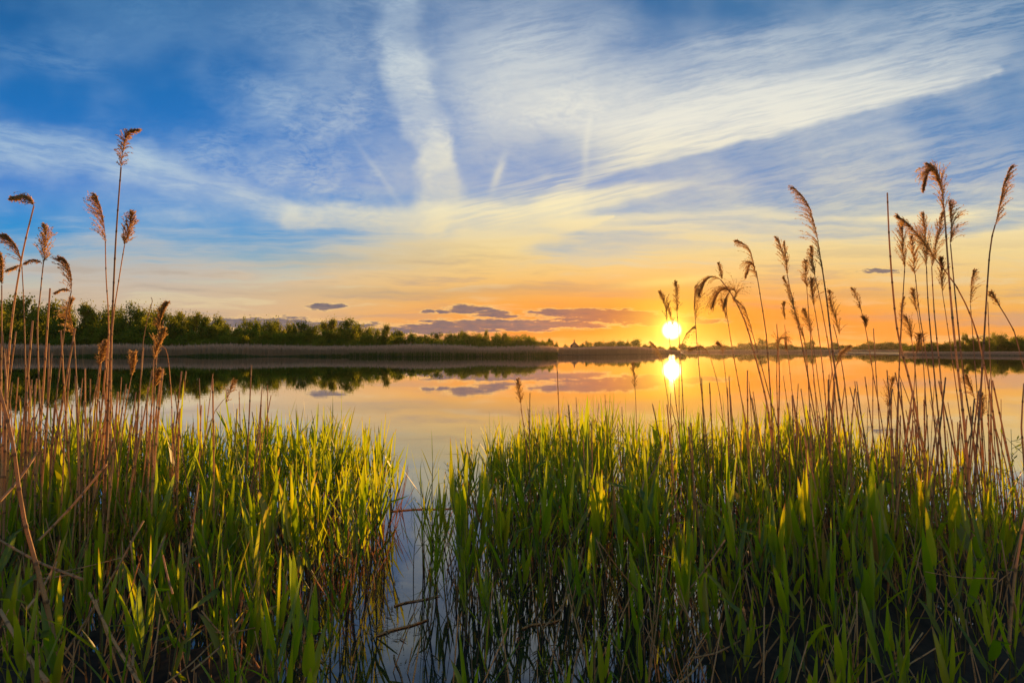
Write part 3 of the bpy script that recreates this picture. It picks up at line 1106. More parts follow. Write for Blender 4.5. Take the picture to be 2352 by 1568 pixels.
rg = random.Random(4242)
spots = []
tries = 0
while tries < 9000:
    tries += 1
    Y = math.sqrt(rg.uniform(1.55 ** 2, 5.8 ** 2))
    u = rg.uniform(-1.02, 1.02)
    x = u * Y
    if rg.random() > place_density(x, Y) * (0.50 if Y < 2.9 else 0.48):
        continue
    sc = rg.uniform(0.62, 1.08) if rg.random() < 0.86 else rg.uniform(1.05, 1.28)
    if Y < 2.15:
        sc *= 0.66 if u > -0.3 else 0.85
    elif Y < 2.7:
        sc *= 0.82
    if Y > 3.6:
        sc *= 1.12
    if u > 0.5 and Y > 3.0:
        sc *= 1.0 - 0.35 * min(1, (u - 0.5) / 0.4)
    if -0.30 < u < 0.05 and Y > 3.3:
        sc *= 0.90
    spots.append([x, Y, sc, rg.uniform(0, 6.283), rg.gauss(0, 0.085), rg.gauss(0, 0.085), (rg.randrange(10) if Y > 3.2 else rg.randrange(16)) if rg.random() < ((0.5 if u > 0.2 else 0.75) if Y < 3.2 else 0.95) else 16 + rg.randrange(5)])

# single tall shoots that stand out in the photograph: pixel of the tip, depth, variant, scale of the leaf width
HEROES = [
    (405, 868, 3.3, 'tall shoot with two very broad leaves rising clear of the bed beside the broken stalks', 1.7, 3),
    (847, 955, 4.4, 'tall shoot with curling tip at the channel end of the bed on the woodland side', 1.2, 5),
    (1345, 905, 3.9, 'tall leaning shoot, first to rise above the bed on the sun side of the channel', 1.6, 7),
    (1405, 895, 4.2, 'slender tall shoot just behind the first leaning one right of the channel', 1.1, 9),
    (1550, 925, 4.0, 'tall shoot standing directly below the reflection of the sun', 1.2, 2),
    (613, 1160, 2.7, 'shoot with one very broad bright upright leaf in the middle of the left bed', 1.8, 1),
    (598, 1115, 2.9, 'shoot with long pale leaf just behind the broad bright one', 1.4, 4),
    (1600, 1180, 2.45, 'big shoot with spreading blades low on the sun side, darker than its neighbours', 1.6, 6),
    (1900, 1215, 2.5, 'shoot with one broad blade leaning far out towards the edge', 1.6, 8),
    (1780, 1070, 3.0, 'shoot with a broad yellow-lit leaf in the middle of the sunward bed', 1.7, 10),
    (1875, 1050, 3.1, 'bright shoot among the dark stems below the group of plumed reeds', 1.5, 11),
    (1180, 1130, 3.2, 'tall shoot with long upright blades at the water channel rim', 1.5, 12),
    (1085, 1030, 4.0, 'shoot standing at the corner where the channel opens to the lake', 1.0, 13),
    (1320, 1240, 2.5, 'low forked shoot with broad pointed blades right of the channel', 1.5, 14),
    (1245, 1290, 2.5, 'low shoot with narrow blades over dark water right of the channel', 1.2, 15),
    (950, 1170, 3.1, 'single thin shoot growing out of the open channel water', 1.1, 0),
    (990, 1120, 3.7, 'thin shoot in the channel just before the floating stick', 0.9, 3),
    (1005, 1180, 3.2, 'forked shoot growing in the channel with its stem bare above the water', 1.1, 5),
    (945, 1085, 4.6, 'smallest sprig alone in the water at the mouth of the channel', 0.6, 2),
    (520, 1350, 1.9, 'shoot with one tall bright blade close to the lower edge left of the channel', 1.4, 7),
    (715, 1330, 2.05, 'shoot with paired upright blades close to the lower edge beside the channel', 1.4, 9),
    (130, 1190, 2.3, 'large shoot with long curved blades near the picture corner below the leaning stalk', 1.5, 1),
    (20, 1130, 2.3, 'big shoot at the very edge under the thick leaning dry stalk', 1.5, 4),
    (365, 1255, 2.2, 'shoot whose blades spread like a V over fallen straw', 1.4, 12),
    (1925, 1400, 1.75, 'low bright shoot with fan of blades near the lower edge on the sun side', 1.5, 6),
    (2095, 1395, 1.7, 'low shoot with one wide pale blade near the lower edge towards the corner', 1.9, 8),
    (2010, 1340, 1.8, 'low shoot with a long blade leaning over its neighbours near the lower edge', 1.4, 10),
    (2180, 1410, 1.7, 'low broad-leaved shoot second from the lower corner', 1.6, 11),
    (2290, 1090, 2.6, 'tall shoot with one very wide dark blade near the edge under the plumed reeds', 2.0, 13),
    (2235, 1150, 2.6, 'tall shoot beside the wide dark blade near the edge', 1.5, 14),
    (1475, 1440, 1.9, 'small dark shoot at the lower edge left of the orange lit stems', 1.2, 15),
    (2330, 1330, 1.8, 'tall shoot in the lower corner crossed by bleached stems', 1.3, 0),
]
def green_shoot(x, Y, sc, rot, tx, ty, v, label, group, wide=1.0):
    stem_me, leaf_mes = V_MESH[v]
    if v >= 16:      # broad-leaved shoots turn their blades to the light
        rot = (1 if rot > 3.1416 else -1) * math.pi / 2 + math.sin(rot * 7.0) * 0.85
    t = tag(empty('green_reed', (x, Y, 0.0)), label, 'reed', group)
    t.rotation_euler = (tx, ty, rot)
    t.scale = (sc * wide ** 0.5, sc * wide ** 0.5, sc)
    link('stem', stem_me, t)
    for me in leaf_mes:
        link('leaf', me, t)
    return t


for px, py, Y, lab, wide, v in HEROES:
    p = at(px, py, Y)
    sc = max(0.3, p.z / 0.64)
    green_shoot(p.x, Y, sc, rg.uniform(0, 6.283), rg.gauss(0, .03), rg.gauss(0, .03), v if wide < 1.4 else 16 + v % 5, lab, 'green reed shoots that stand out', 1.0 if wide >= 1.4 else wide)


def in_view(s):
    return abs(s[0] / s[1]) < 0.93 and (CAM_H - 0.62 * s[2]) / s[1] < 0.58


cand = sorted([s for s in spots if in_view(s)], key=lambda s: s[1] / s[2])
N_SINGLE = 300 - len(HEROES) - 2
single = cand[:N_SINGLE]
ids_ = set(id(s) for s in single)
rest = [s for s in spots if id(s) not in ids_]
for s in single:
    o_ = green_shoot(*s, '', 'green reed shoots of the front rows')
    numbered(o_, 1176 + FPX * s[0] / s[1], 'green shoot', 'in the bottom row' if s[1] < 2.1 else ('in the front row' if s[1] < 2.5 else ('in the second row' if s[1] < 2.9 else 'in the third row')))


def merged(name, parts_list, mat, label, cat, xf):
    """many small shoots as one object; parts_list: list of (V array, F list, attrs)"""
    Vs, Fs, A = [], [], {'var': [], 'along': [], 'across': []}
    off = 0
    for (V, F, at_), Mx, dv in xf:
        W = V @ Mx[:3, :3].T + Mx[:3, 3]
        Vs.append(W)
        Fs += [tuple(i + off for i in f) for f in F]
        A['var'].append(np.clip(at_['var'] * 0.6 + dv * 0.4, 0, 1)); A['along'].append(at_['along']); A['across'].append(at_['across'])
        off += len(V)
    me = bpy.data.meshes.new(name)
    me.from_pydata(np.concatenate(Vs).tolist(), [], Fs)
    for k in A:
        a_ = me.attributes.new(k, 'FLOAT', 'POINT')
        a_.data.foreach_set('value', np.concatenate(A[k]).astype(np.float32))
    me.materials.append(mat)
    me.polygons.foreach_set('use_smooth', [True] * len(me.polygons))
    return tag(link(name, me), label, cat, kind='stuff')


def as_np(mb):
    return (np.array(mb.v), mb.f, {k: np.array(mb.a[k]) for k in ('var', 'along', 'across')})


def join_mb(lst):
    o = MB()
    for m in lst:
        k = len(o.v)
        o.v += m.v
        o.f += [tuple(i + k for i in f) for f in m.f]
        for q in o.a:
            o.a[q] += m.a[q]
    return o


LEAF_NP = [as_np(join_mb(ls)) for s, ls in VARS]
STEM_NP = [as_np(s) for s, ls in VARS]


def xform(s):
    x, Y, sc, rot, tx, ty, v = s
    Mx = Matrix.Translation((x, Y, 0)) @ Matrix.Rotation(rot, 4, 'Z') @ Matrix.Rotation(ty, 4, 'Y') @ Matrix.Rotation(tx, 4, 'X') @ Matrix.Diagonal((sc, sc, sc, 1))
    return np.array(Mx)


for side, nm in ((-1, 'green reed bed behind the front shoots, on the side of the wood'), (1, 'green reed bed behind the front shoots, on the side of the sun')):
    g = [s for s in rest if (s[0] / s[1] < -0.14) == (side < 0)]
    rr = random.Random(side)
    o = merged('green_reeds', None, M['leaf'], nm, 'reeds', [(LEAF_NP[s[6]], xform(s), rr.random()) for s in g])
    st = merged('reed_stems', None, M['gstem'], None, None, [(STEM_NP[s[6]], xform(s), rr.random()) for s in g])
    st.parent = o
print('shoots', len(spots), 'in view', len(cand), 'deepest single', single[-1][1])


# ------------------------------------------------------------------ dry reeds with seed heads
def stem_mb(pts, r0, r1, seed, node=0.13, sheath=True):
    rng = random.Random(seed)
    ps = catmull(pts, 8)
    m = MB()
    L = [0.0]
    for a, b in zip(ps, ps[1:]): L.append(L[-1] + (b - a).length)
    tot = L[-1]
    # resample, with rings at the nodes
    marks = []
    s = rng.uniform(0.03, node)
    while s < tot - 0.02:
        marks.append(s); s += node * rng.uniform(0.75, 1.25)
    samples = [(l, 0.0) for l in L[::4]]
    for q in marks:
        samples += [(q - 0.008, 0.0), (q - 0.003, 1.0), (q + 0.003, 1.0), (q + 0.008, 0.0)]
    samples += [(tot, 0.0)]
    samples = sorted(set(x for x in samples if 0 <= x[0] <= tot))
    P, R, G = [], [], []
    j = 0
    for l, ring in samples:
        while j < len(L) - 2 and L[j + 1] < l: j += 1
        t = (l - L[j]) / max(1e-6, L[j + 1] - L[j])
        P.append(ps[j].lerp(ps[j + 1], min(1, t)))
        R.append((r0 + (r1 - r0) * l / tot) * (1.22 if ring else 1.0))
        G.append(ring)
    m.tube(P, R, 6, rng.random(), G)
    return m


def plume_mb(pts, length, full, flag, seed, droop=0.6, fine=1.0, grain=1.0, airy=1.0):
    """feathery seed head along pts: drooping branchlets with small pointed spikelets.
    flag: horizontal direction the branches stream to (x), 0 for all round"""
    rng = random.Random(seed)
    ps = catmull(pts, 8)
    m = MB()
    n = int(62 * full * airy)
    total = sum((b - a).length for a, b in zip(ps, ps[1:]))
    m.tube(ps[::2] + ([ps[-1]] if (len(ps) - 1) % 2 else []), [0.0013 * (1 - 0.7 * i / (len(ps) / 2)) for i in range(len(ps[::2]) + (1 if (len(ps) - 1) % 2 else 0))], 4, 0.4)
    G = Vector((0, 0, -1))
    for i in range(n):
        t = (i + rng.random()) / n
        t = t ** 0.9
        k = t * (len(ps) - 1.001)
        a, b = ps[int(k)], ps[int(k) + 1]
        p0 = a.lerp(b, k - int(k))
        tan = (b - a).normalized()
        prof = (0.45 + 1.0 * math.sin(math.pi * min(1.0, t * 0.85 + 0.12))) * (1.0 - 0.55 * t)
        bl = length * prof * rng.uniform(0.6, 1.2)
        az = rng.uniform(0, 6.283)
        out = Vector((math.cos(az), math.sin(az), 0))
        if flag:
            out = (out * 0.55 + Vector((flag, 0, 0.0)) * 1.0)
        d = (tan * rng.uniform(0.9, 1.5) + out * rng.uniform(0.35, 0.8)).normalized()
        q = p0
        seg = 6
        w = 0.0006 * fine
        prev = None
        side = d.cross(Vector((0.2, 1, 0.1))).normalized()
        for s_ in range(seg + 1):
            i0 = m.pt(q + side * w, 0.3, t); m.pt(q - side * w, 0.3, t)
            if prev is not None:
                m.f.append((prev, prev + 1, i0 + 1, i0))
            prev = i0
            if s_ > 0:
                for c in range(3 if full > 0.8 else 2):
                    o = Vector((rng.gauss(0, .6), rng.gauss(0, .6), rng.gauss(0, .6)))
                    dd = (d * 1.3 + o).normalized()
                    L_ = rng.uniform(0.0045, 0.009) * grain
                    ww = dd.cross(Vector((rng.gauss(0, 1), rng.gauss(0, 1), rng.gauss(0, 1)))).normalized() * L_ * 0.26
                    m.quad(q + dd * L_ * 0.8 - d * (bl / seg) * rng.random(), dd * L_, ww, min(1, max(0, rng.gauss(0.5, 0.25))), t)
            q = q + d * (bl / seg)
            d = (d + G * droop * 0.22 + Vector((flag * 0.05, 0, 0))).normalized()
    return m


DRY_N = 0


def dry_reed(Y, stem_px, plume_px=None, plen=0.05, full=1.0, flag=0.0, droop=0.6, label='', group=None, r=2.2, to_water=True, extra=None, grain=1.0, dY=0.0):
    """stem_px: pixels (2352-wide picture) from low to high; plume_px: rachis from its base to its tip"""
    global DRY_N
    DRY_N += 1
    pts = [at(px, py, Y + dY * k) for k, (px, py) in enumerate(stem_px)]
    if to_water and pts[0].z > -0.1:
        d = (pts[0] - pts[1]) if len(pts) > 1 else Vector((0, 0, -1))
        d = d / max(0.05, abs(d.z))
        d.x *= 0.75
        k = pts[0].z + 0.12
        pts = [pts[0] + Vector((d.x, 0, -1)) * k] + pts
    base = Vector((pts[0].x, pts[0].y, 0.0))
    t = tag(empty('dry_reed', base), label, 'reed', group)
    rr = r * Y / FPX
    link('stem', stem_mb([p - base for p in pts], rr * 1.2, rr * 0.55, DRY_N).mesh('dry_stem', M['straw']), t)
    heads = ([(plume_px, plen, full, flag, droop)] if plume_px else []) + list(extra or [])
    for j, (pp, pl, fu, fl, dr) in enumerate(heads):
        q = [at(px, py, Y + dY * (len(stem_px) - 1)) - base for px, py in pp]
        link('seed_head', plume_mb(q, (1.35 if group == GR else 1.2) * pl * Y / 3.5, fu, fl, DRY_N * 7 + j, dr, 1.0, grain * (0.6 + 0.4 * Y / 3.5) * (0.85 if group == GR else 1.0), 0.8 if group == GR else 1.0).mesh('seed_head', M['plume'], False), t)
    return t


GL = 'tall dry reeds on the side of the wood'
GR = 'tall dry reeds on the side of the sun'
D = dry_reed
# --- the side of the wood
D(3.0, [(247, 972), (257, 753), (266, 553), (278, 384)], [(278, 384), (283, 345), (287, 318), (300, 303), (317, 298)], .042, 1.7, 0.0, .8, 'tallest dry reed before the wood, its clotted head ending in a curl', GL, 2.6)
D(3.05, [(243, 960), (250, 760), (244, 640), (242, 556)], [(243, 558), (239, 515), (232, 480), (223, 452)], .11, 1.3, -0.9, .35, 'dry reed with feathery head streaming to one side, close beside the tallest', GL, 1.9)
D(2.95, [(254, 950), (258, 757), (272, 650), (286, 563)], [(286, 563), (294, 530), (302, 490)], .06, 1.3, 0.0, .3, 'dry reed with compact pointed head leaning away on the other side of the tallest', GL, 1.9)
D(2.7, [(8, 1010), (14, 896), (29, 725), (52, 582), (78, 473)], [(78, 473), (72, 460), (56, 450), (28, 452)], .07, 1.5, -0.4, 1.2, 'dry reed whose head bends over at a right angle like a hook', GL, 2.7)
D(3.1, [(92, 960), (86, 760), (92, 680), (100, 601)], [(100, 604), (103, 560), (104, 521)], .065, 1.5, 0.0, .2, 'dry reed with dense upright spindle head beside the hooked one', GL, 2.0,
  extra=[([(97, 604), (80, 597), (58, 603)], .035, .6, -.2, .8)])
D(3.1, [(60, 940), (57, 777), (54, 680), (50, 606)], [(50, 606), (42, 575), (30, 555), (17, 541)], .11, 1.2, -0.9, .5, 'dry reed with open brush head swept back behind the hooked one', GL, 1.7,
  extra=[([(50, 608), (38, 612), (20, 618)], .05, .6, -.5, .7)])
D(2.8, [(2, 900), (4, 760), (4, 655)], [(4, 655), (5, 620), (2, 588)], .07, 1.2, -0.4, .5, 'dry reed at the very edge of the picture, only half its head showing', GL, 2.0)
D(3.2, [(122, 1000), (133, 880), (152, 730), (164, 668)], [(164, 668), (164, 635), (158, 610), (150, 597)], .10, 1.1, -1.0, .4, 'dry reed with a thin comb-like head blown to one side above the wood', GL, 1.8,
  extra=[([(163, 668), (148, 664), (128, 671)], .03, .7, -.3, .6)])
D(3.3, [(180, 960), (174, 840), (170, 765)], [(171, 775), (166, 745), (160, 716), (166, 690)], .075, 1.2, -0.6, 1.0, 'dry reed with ragged drooping head hanging in front of the wood below the comb-like one', GL, 1.8)
D(3.2, [(316, 980), (322, 880), (330, 777), (344, 712), (350, 692), (347, 683)], None, label='thin bare dry reed with hair-fine curled tip, standing before the wood', group=GL, r=1.3)
D(3.0, [(352, 1000), (356, 872), (362, 800), (369, 763), (376, 735)], [(369, 770), (366, 745), (372, 722), (383, 698)], .055, 1.3, -0.3, .5, 'dry reed with glowing orange head right above another, near the end of the wood-side clump', GL, 1.9)
D(2.9, [(345, 1000), (350, 900), (353, 826)], [(353, 826), (360, 800), (368, 780), (376, 760)], .06, 1.4, -0.3, .5, 'dry reed with glowing orange head directly below the other glowing one', GL, 1.9)
D(3.1, [(214, 1000), (222, 900), (228, 838)], [(228, 838), (234, 812), (243, 786)], .045, 1.2, 0.0, .4, 'short dry reed with small narrow head left of the trio of tall stems', GL, 1.7)
D(3.0, [(280, 1010), (290, 930), (302, 864)], [(302, 866), (306, 842), (308, 820)], .07, 1.1, -0.2, -.1, 'short dry reed with a small fan-shaped head against the reflection of the wood', GL, 1.5)
D(3.0, [(340, 1000), (350, 930), (355, 890)], [(355, 890), (360, 868), (367, 852)], .045, .9, 0.0, .5, 'lowest dry reed head of the wood-side clump, wispy and short', GL, 1.4)
D(3.1, [(396, 1000), (393, 900), (385, 815), (376, 798), (368, 795)], None, label='dry stalk bent over at its top like a walking stick beside the glowing heads', group=GL, r=1.4)
D(3.6, [(478, 990), (500, 935), (522, 910)], [(518, 925), (526, 905), (530, 890), (538, 874)], .04, .7, 0.0, .8, 'small pinkish seed head alone above the green bed in open water', GL, 1.1)
D(1.9, [(110, 1400), (55, 1190), (28, 1010), (-8, 870)], None, label='very thick orange dry stalk leaning out of the picture, nearest of all', group=GL, r=5.2)
D(2.6, [(12, 1000), (14, 880), (4, 760)], None, label='thick pale dry stalk close behind the nearest thick leaning one', group=GL, r=3.0)
# --- the middle
D(4.3, [(1207, 1010), (1200, 960), (1196, 925)], [(1196, 927), (1193, 898), (1190, 872)], .035, 1.3, 0.0, .3, 'short dark seed head standing alone at the channel mouth on the sun side', GR, 1.3)
D(4.4, [(1462, 980), (1460, 915), (1458, 885)], [(1458, 890), (1456, 860), (1454, 835)], .025, .9, 0.0, .3, 'tiny dark seed head between the lone middle one and the sun', GR, 1.1)
# --- the side of the sun
D(4.2, [(1562, 1010), (1550, 900), (1540, 800), (1532, 735)], [(1532, 737), (1530, 710), (1525, 690), (1517, 672)], .045, .9, 0.1, .5, 'thin dry reed whose head crosses the top of the sun disc', GR, 1.2,
  extra=[([(1548, 760), (1540, 725), (1534, 700)], .03, .7, .1, .4)])
D(4.2, [(1572, 1000), (1565, 850), (1557, 740), (1555, 716)], [(1555, 718), (1554, 680), (1552, 648)], .035, 1.2, 0.0, .2, 'upright narrow spindle head standing over the sun', GR, 1.3)
D(4.0, [(1622, 1000), (1610, 890), (1601, 790), (1597, 735)], [(1597, 737), (1594, 700), (1596, 661)], .07, 1.0, 0.7, .5, 'dry reed with open head streaming sideways just past the sun', GR, 1.4)
D(4.1, [(1560, 980), (1560, 860), (1562, 800)], [(1562, 800), (1572, 775), (1584, 760), (1592, 752)], .035, .6, 0.1, .8, 'faint arched sprig low beside the sun disc', GR, 1.0)
D(3.8, [(1772, 1010), (1762, 930), (1735, 820), (1710, 735), (1683, 680), (1655, 642)], [(1655, 642), (1638, 636), (1622, 645), (1607, 673)], .09, 1.3, -0.4, 1.6, 'big arching dry reed bowed right over, with three hanging heads', GR, 2.2,
  extra=[([(1680, 673), (1668, 665), (1652, 672), (1640, 695)], .11, 1.5, -.3, 1.5), ([(1686, 690), (1690, 672), (1678, 668), (1664, 700)], .10, 1.6, -.2, 1.6), ([(1659, 642), (1655, 625), (1651, 605)], .025, .8, 0, .2)])
D(3.9, [(1790, 1000), (1765, 900), (1738, 800), (1728, 765)], [(1730, 770), (1720, 735), (1706, 705), (1688, 686)], .05, 1.1, -0.2, .8, 'drooping dark head hanging along its stem below the big arching one', GR, 1.4)
D(4.0, [(1720, 1010), (1700, 900), (1680, 790), (1668, 712)], [(1668, 735), (1664, 712), (1658, 690)], .04, .8, .1, .7, 'thin dry reed whose small head hides under the big arching one', GR, 1.3)
D(3.8, [(1772, 950), (1768, 880), (1760, 770), (1748, 690), (1737, 622)], [(1737, 632), (1731, 605), (1722, 575), (1708, 560), (1695, 552)], .06, 1.1, -0.5, .8, 'dry reed with thin bent head above a heavier hanging tuft, right of the arching one', GR, 1.7,
  extra=[([(1738, 640), (1732, 612), (1724, 608), (1714, 632)], .06, 1.2, -.4, 1.4)])
D(3.7, [(1880, 1010), (1862, 900), (1838, 770), (1820, 690), (1808, 630)], [(1809, 632), (1804, 605), (1796, 575), (1783, 548)], .05, 1.3, 0.0, .3, 'dry reed with straight tapering head between the thin bent one and the big feathered one', GR, 1.6,
  extra=[([(1806, 610), (1802, 580), (1801, 558)], .03, .8, .2, .3)])
D(3.7, [(1862, 1000), (1858, 900), (1851, 800), (1845, 770)], [(1847, 778), (1834, 740), (1818, 690), (1800, 638)], .045, 1.6, 0.1, .5, 'dry reed with very long ragged head hanging parallel to its neighbour', GR, 1.6)
D(3.4, [(1945, 1030), (1928, 920), (1913, 811), (1899, 690), (1886, 600)], [(1890, 625), (1880, 560), (1868, 505), (1852, 463), (1824, 431)], .085, 2.3, -0.55, .7, 'largest feathered dry reed on the sun side, dark head leaning towards the sun', GR, 2.6)
D(3.6, [(1925, 980), (1910, 840), (1886, 700), (1871, 632)], [(1872, 634), (1866, 600), (1864, 570)], .045, 1.3, -.2, .6, 'dense head tucked behind the stem of the largest feathered one', GR, 1.5)
D(3.8, [(1880, 990), (1866, 830), (1856, 700), (1853, 660)], [(1853, 662), (1850, 630), (1850, 600)], .035, 1.2, 0, .3, 'narrow upright head left of the largest stem, above a fuller one', GR, 1.3)
D(3.7, [(1902, 1000), (1890, 850), (1878, 750), (1869, 698)], [(1869, 702), (1866, 675), (1864, 645)], .065, 1.4, 0.3, 1.0, 'fuller bushy head just left of the largest stem, below the narrow upright one', GR, 1.5)
D(3.6, [(1950, 1000), (1940, 880), (1925, 790), (1914, 745)], [(1928, 768), (1920, 735), (1911, 705), (1904, 670)], .05, 1.3, .3, .8, 'ragged head hanging on the far side of the largest stem', GR, 1.5)
D(3.9, [(1895, 1000), (1880, 880), (1868, 790), (1862, 760)], [(1864, 765), (1856, 738), (1847, 711)], .035, 1.2, 0, .4, 'small dark head low between the two longest ones', GR, 1.2)
D(4.0, [(1830, 1000), (1816, 870), (1806, 780), (1802, 745)], [(1804, 735), (1800, 715), (1801, 696)], .03, .7, -.1, .4, 'thin pale head left of the long ragged one', GR, 1.1)
D(3.7, [(2030, 1000), (2007, 868), (1990, 765), (1975, 700)], [(1976, 710), (1969, 685), (1958, 663)], .03, .8, 0, .3, 'slim dry reed with sparse tip above a small knot, left of the tall bare one', GR, 1.3,
  extra=[([(1989, 752), (1988, 740), (1984, 730)], .03, .9, .1, .7)])
D(3.0, [(2140, 1130), (2116, 1011), (2097, 906), (2066, 783), (2054, 702), (2043, 559), (2038, 443)], None, label='tall bare dry stem with no head, tapering to a tiny curl', group=GR, r=2.6)
D(3.3, [(2062, 980), (2067, 800), (2074, 680), (2078, 615)], [(2078, 617), (2074, 570), (2071, 515)], .075, 1.6, -0.15, .4, 'fluffy upright head first in the thick cluster beside the tall bare stem', GR, 1.7)
D(3.3, [(2150, 1010), (2132, 850), (2112, 720), (2102, 630)], [(2102, 632), (2098, 590), (2094, 545)], .05, 1.5, 0, .4, 'narrow fluffy head second in the thick cluster', GR, 1.6)
D(3.0, [(2290, 1010), (2263, 850), (2235, 740), (2195, 655), (2150, 597)], [(2152, 600), (2125, 562), (2095, 525), (2064, 497)], .07, 2.2, 0.1, .6, 'strongly leaning dry reed whose head crosses the whole thick cluster', GR, 2.3)
D(3.2, [(2160, 1010), (2145, 850), (2132, 700), (2128, 612)], [(2128, 614), (2126, 560), (2121, 498)], .085, 1.8, -.2, .5, 'broad dark head in the middle of the thick cluster', GR, 1.8)
D(3.15, [(2172, 1020), (2160, 860), (2146, 720), (2140, 612)], [(2140, 614), (2150, 560), (2163, 495)], .085, 1.6, 0.1, .6, 'broad head pointing up to the sky edge-on behind the leaning one', GR, 1.8)
D(2.9, [(2225, 1090), (2212, 950), (2197, 820), (2183, 678), (2169, 483)], [(2169, 490), (2164, 440), (2155, 405), (2135, 379)], .075, 2.0, 0.1, .7, 'highest dry reed on the sun side, its top tuft curled over like a fist', GR, 2.9,
  extra=[([(2160, 430), (2150, 398), (2134, 395), (2122, 430)], .085, 2.0, -.3, 1.4)])
D(3.0, [(2240, 1040), (2215, 880), (2196, 700), (2183, 560)], [(2183, 562), (2184, 515), (2180, 468)], .075, 1.7, 0.7, .8, 'dark head hanging to the edge side just behind the highest one', GR, 2.0)
D(3.4, [(2210, 1000), (2192, 860), (2175, 740), (2164, 668)], [(2164, 670), (2163, 630), (2161, 596)], .055, 1.4, .2, .5, 'fluffy head low behind the highest stem', GR, 1.4)
D(2.9, [(2240, 1080), (2250, 940), (2259, 797), (2273, 583), (2286, 516)], [(2286, 518), (2296, 470), (2305, 425), (2320, 386)], .075, 1.8, 0.6, .3, 'last tall dry reed near the edge, feathery head streaming outwards', GR, 2.4)
D(3.7, [(2248, 960), (2238, 820), (2229, 700)], [(2229, 700), (2230, 660), (2235, 624)], .06, .9, 0.6, .4, 'pale thin head between the last tall reed and the thick cluster', GR, 1.2)
D(2.9, [(2400, 960), (2352, 844), (2330, 763), (2292, 697)], [(2296, 704), (2286, 688), (2277, 672)], .03, .8, 0, .3, 'small-headed dry reed leaning out over the picture edge', GR, 2.0)
D(3.5, [(2110, 990), (2102, 850), (2094, 780)], [(2094, 782), (2090, 755), (2083, 730)], .06, 1.0, -.2, .8, 'pale fuzzy head low in the thick cluster, before the distant bank', GR, 1.4)
D(3.6, [(2095, 1000), (2100, 880), (2104, 806)], [(2104, 812), (2110, 790), (2112, 772)], .05, 1.1, -.1, 1.0, 'lowest orange-lit head of the thick cluster', GR, 1.3)
D(3.5, [(2130, 980), (2118, 800), (2106, 710)], [(2106, 716), (2100, 690), (2096, 668)], .045, .9, .2, .7, 'faint open head halfway down the thick cluster', GR, 1.2)
D(3.6, [(2060, 960), (2066, 840), (2072, 730)], [(2070, 735), (2070, 710), (2076, 686)], .035, .8, .2, .5, 'sparse head against the tall bare stem', GR, 1.2)
D(4.0, [(1788, 1010), (1784, 870), (1786, 805)], [(1786, 805), (1788, 785), (1800, 777), (1808, 800)], .05, 1.0, -.1, 1.3, 'orange drooping head low over the water right of the arching reed', GR, 1.4)
D(4.0, [(1908, 1000), (1915, 880), (1922, 835)], [(1922, 838), (1930, 815), (1948, 796)], .045, .9, .2, .6, 'pale head pointing outwards low under the largest feathered one', GR, 1.3)
D(4.0, [(1788, 1000), (1790, 860), (1784, 744)], None, label='straight bare stem broken square at the top, left of the low drooping head', group=GR, r=1.8)
D(3.6, [(2040, 1020), (2038, 960), (2040, 935)], [(2040, 937), (2044, 905), (2050, 874)], .07, 1.0, -.2, .4, 'wide pale head low among the green leaves below the slim reed', GR, 1.2)
D(3.3, [(2252, 1010), (2243, 940), (2236, 908)], [(2238, 912), (2230, 888), (2222, 866)], .05, 1.1, -.3, .8, 'pale ragged head low under the pale thin one', GR, 1.3)
D(3.3, [(2262, 1030), (2258, 985), (2256, 950)], [(2256, 956), (2256, 930), (2254, 905)], .035, 1.2, 0, .6, 'reddish head low in front of the crowded stems near the edge', GR, 1.3)
D(4.3, [(1540, 960), (1528, 880), (1521, 830)], [(1521, 832), (1512, 808), (1498, 788)], .05, .8, -.1, .7, 'glowing head bending away over the water below the sun', GR, 1.0)
D(4.3, [(1660, 960), (1648, 880), (1631, 818)], [(1631, 818), (1618, 800), (1604, 797), (1585, 800)], .05, 1.0, -.2, .9, 'glowing arched head just right of the sun at the horizon line', GR, 1.1)
D(4.3, [(1675, 980), (1668, 880), (1660, 812)], [(1660, 814), (1658, 800), (1650, 790)], .04, .8, .1, .5, 'tiny glowing head next to the glowing arched one', GR, 1.0)
D(2.5, [(2352, 1060), (2346, 980), (2352, 880)], None, label='bare dry stem running up the very edge of the picture', group=GR, r=2.6)
D(1.9, [(2316, 1500), (2330, 1330), (2356, 1180)], None, label='bleached bare stem crossing the lower corner', group=GR, r=3.2, to_water=False)
D(1.9, [(2352, 1460), (2322, 1360), (2300, 1240)], None, label='bleached stem crossing the other one in the lower corner', group=GR, r=2.4, to_water=False)
D(2.6, [(1880, 1300), (1862, 1150), (1848, 1000)], None, label='pale stem standing free inside the dark green bed', group=GR, r=2.4)


# ------------------------------------------------------------------ broken stalks, straw on the water
STALKS = []


def stalk_variants():
    out = []
    for i in range(8):
        r_ = random.Random(900 + i)
        bx, by = r_.uniform(-.05, .05), r_.uniform(-.04, .04)
        pts = [Vector((bx * q * q, by * q * q, q)) for q in (-0.1, 0.25, 0.5, 0.75, 1.0)]
        out.append(stem_mb(pts, 0.0052, 0.0036, 950 + i, 0.14).mesh('dry_stalk', M['straw']))
    return out


SV = stalk_variants()


def stalk(px, py, Y, lean, label, group, thick=1.0):
    p = at(px, py, Y)
    h = p.z
    o = link('dry_stalk', SV[rg.randrange(8)])
    o.location = (p.x - lean * h, Y, 0)
    o.rotation_euler = (rg.gauss(0, .05), math.atan(lean), 0)
    k = math.sqrt(1 + lean * lean)
    o.scale = (thick, thick, h * k)
    numbered(o, px, label)
    return tag(o, label, 'reed stalk', group)


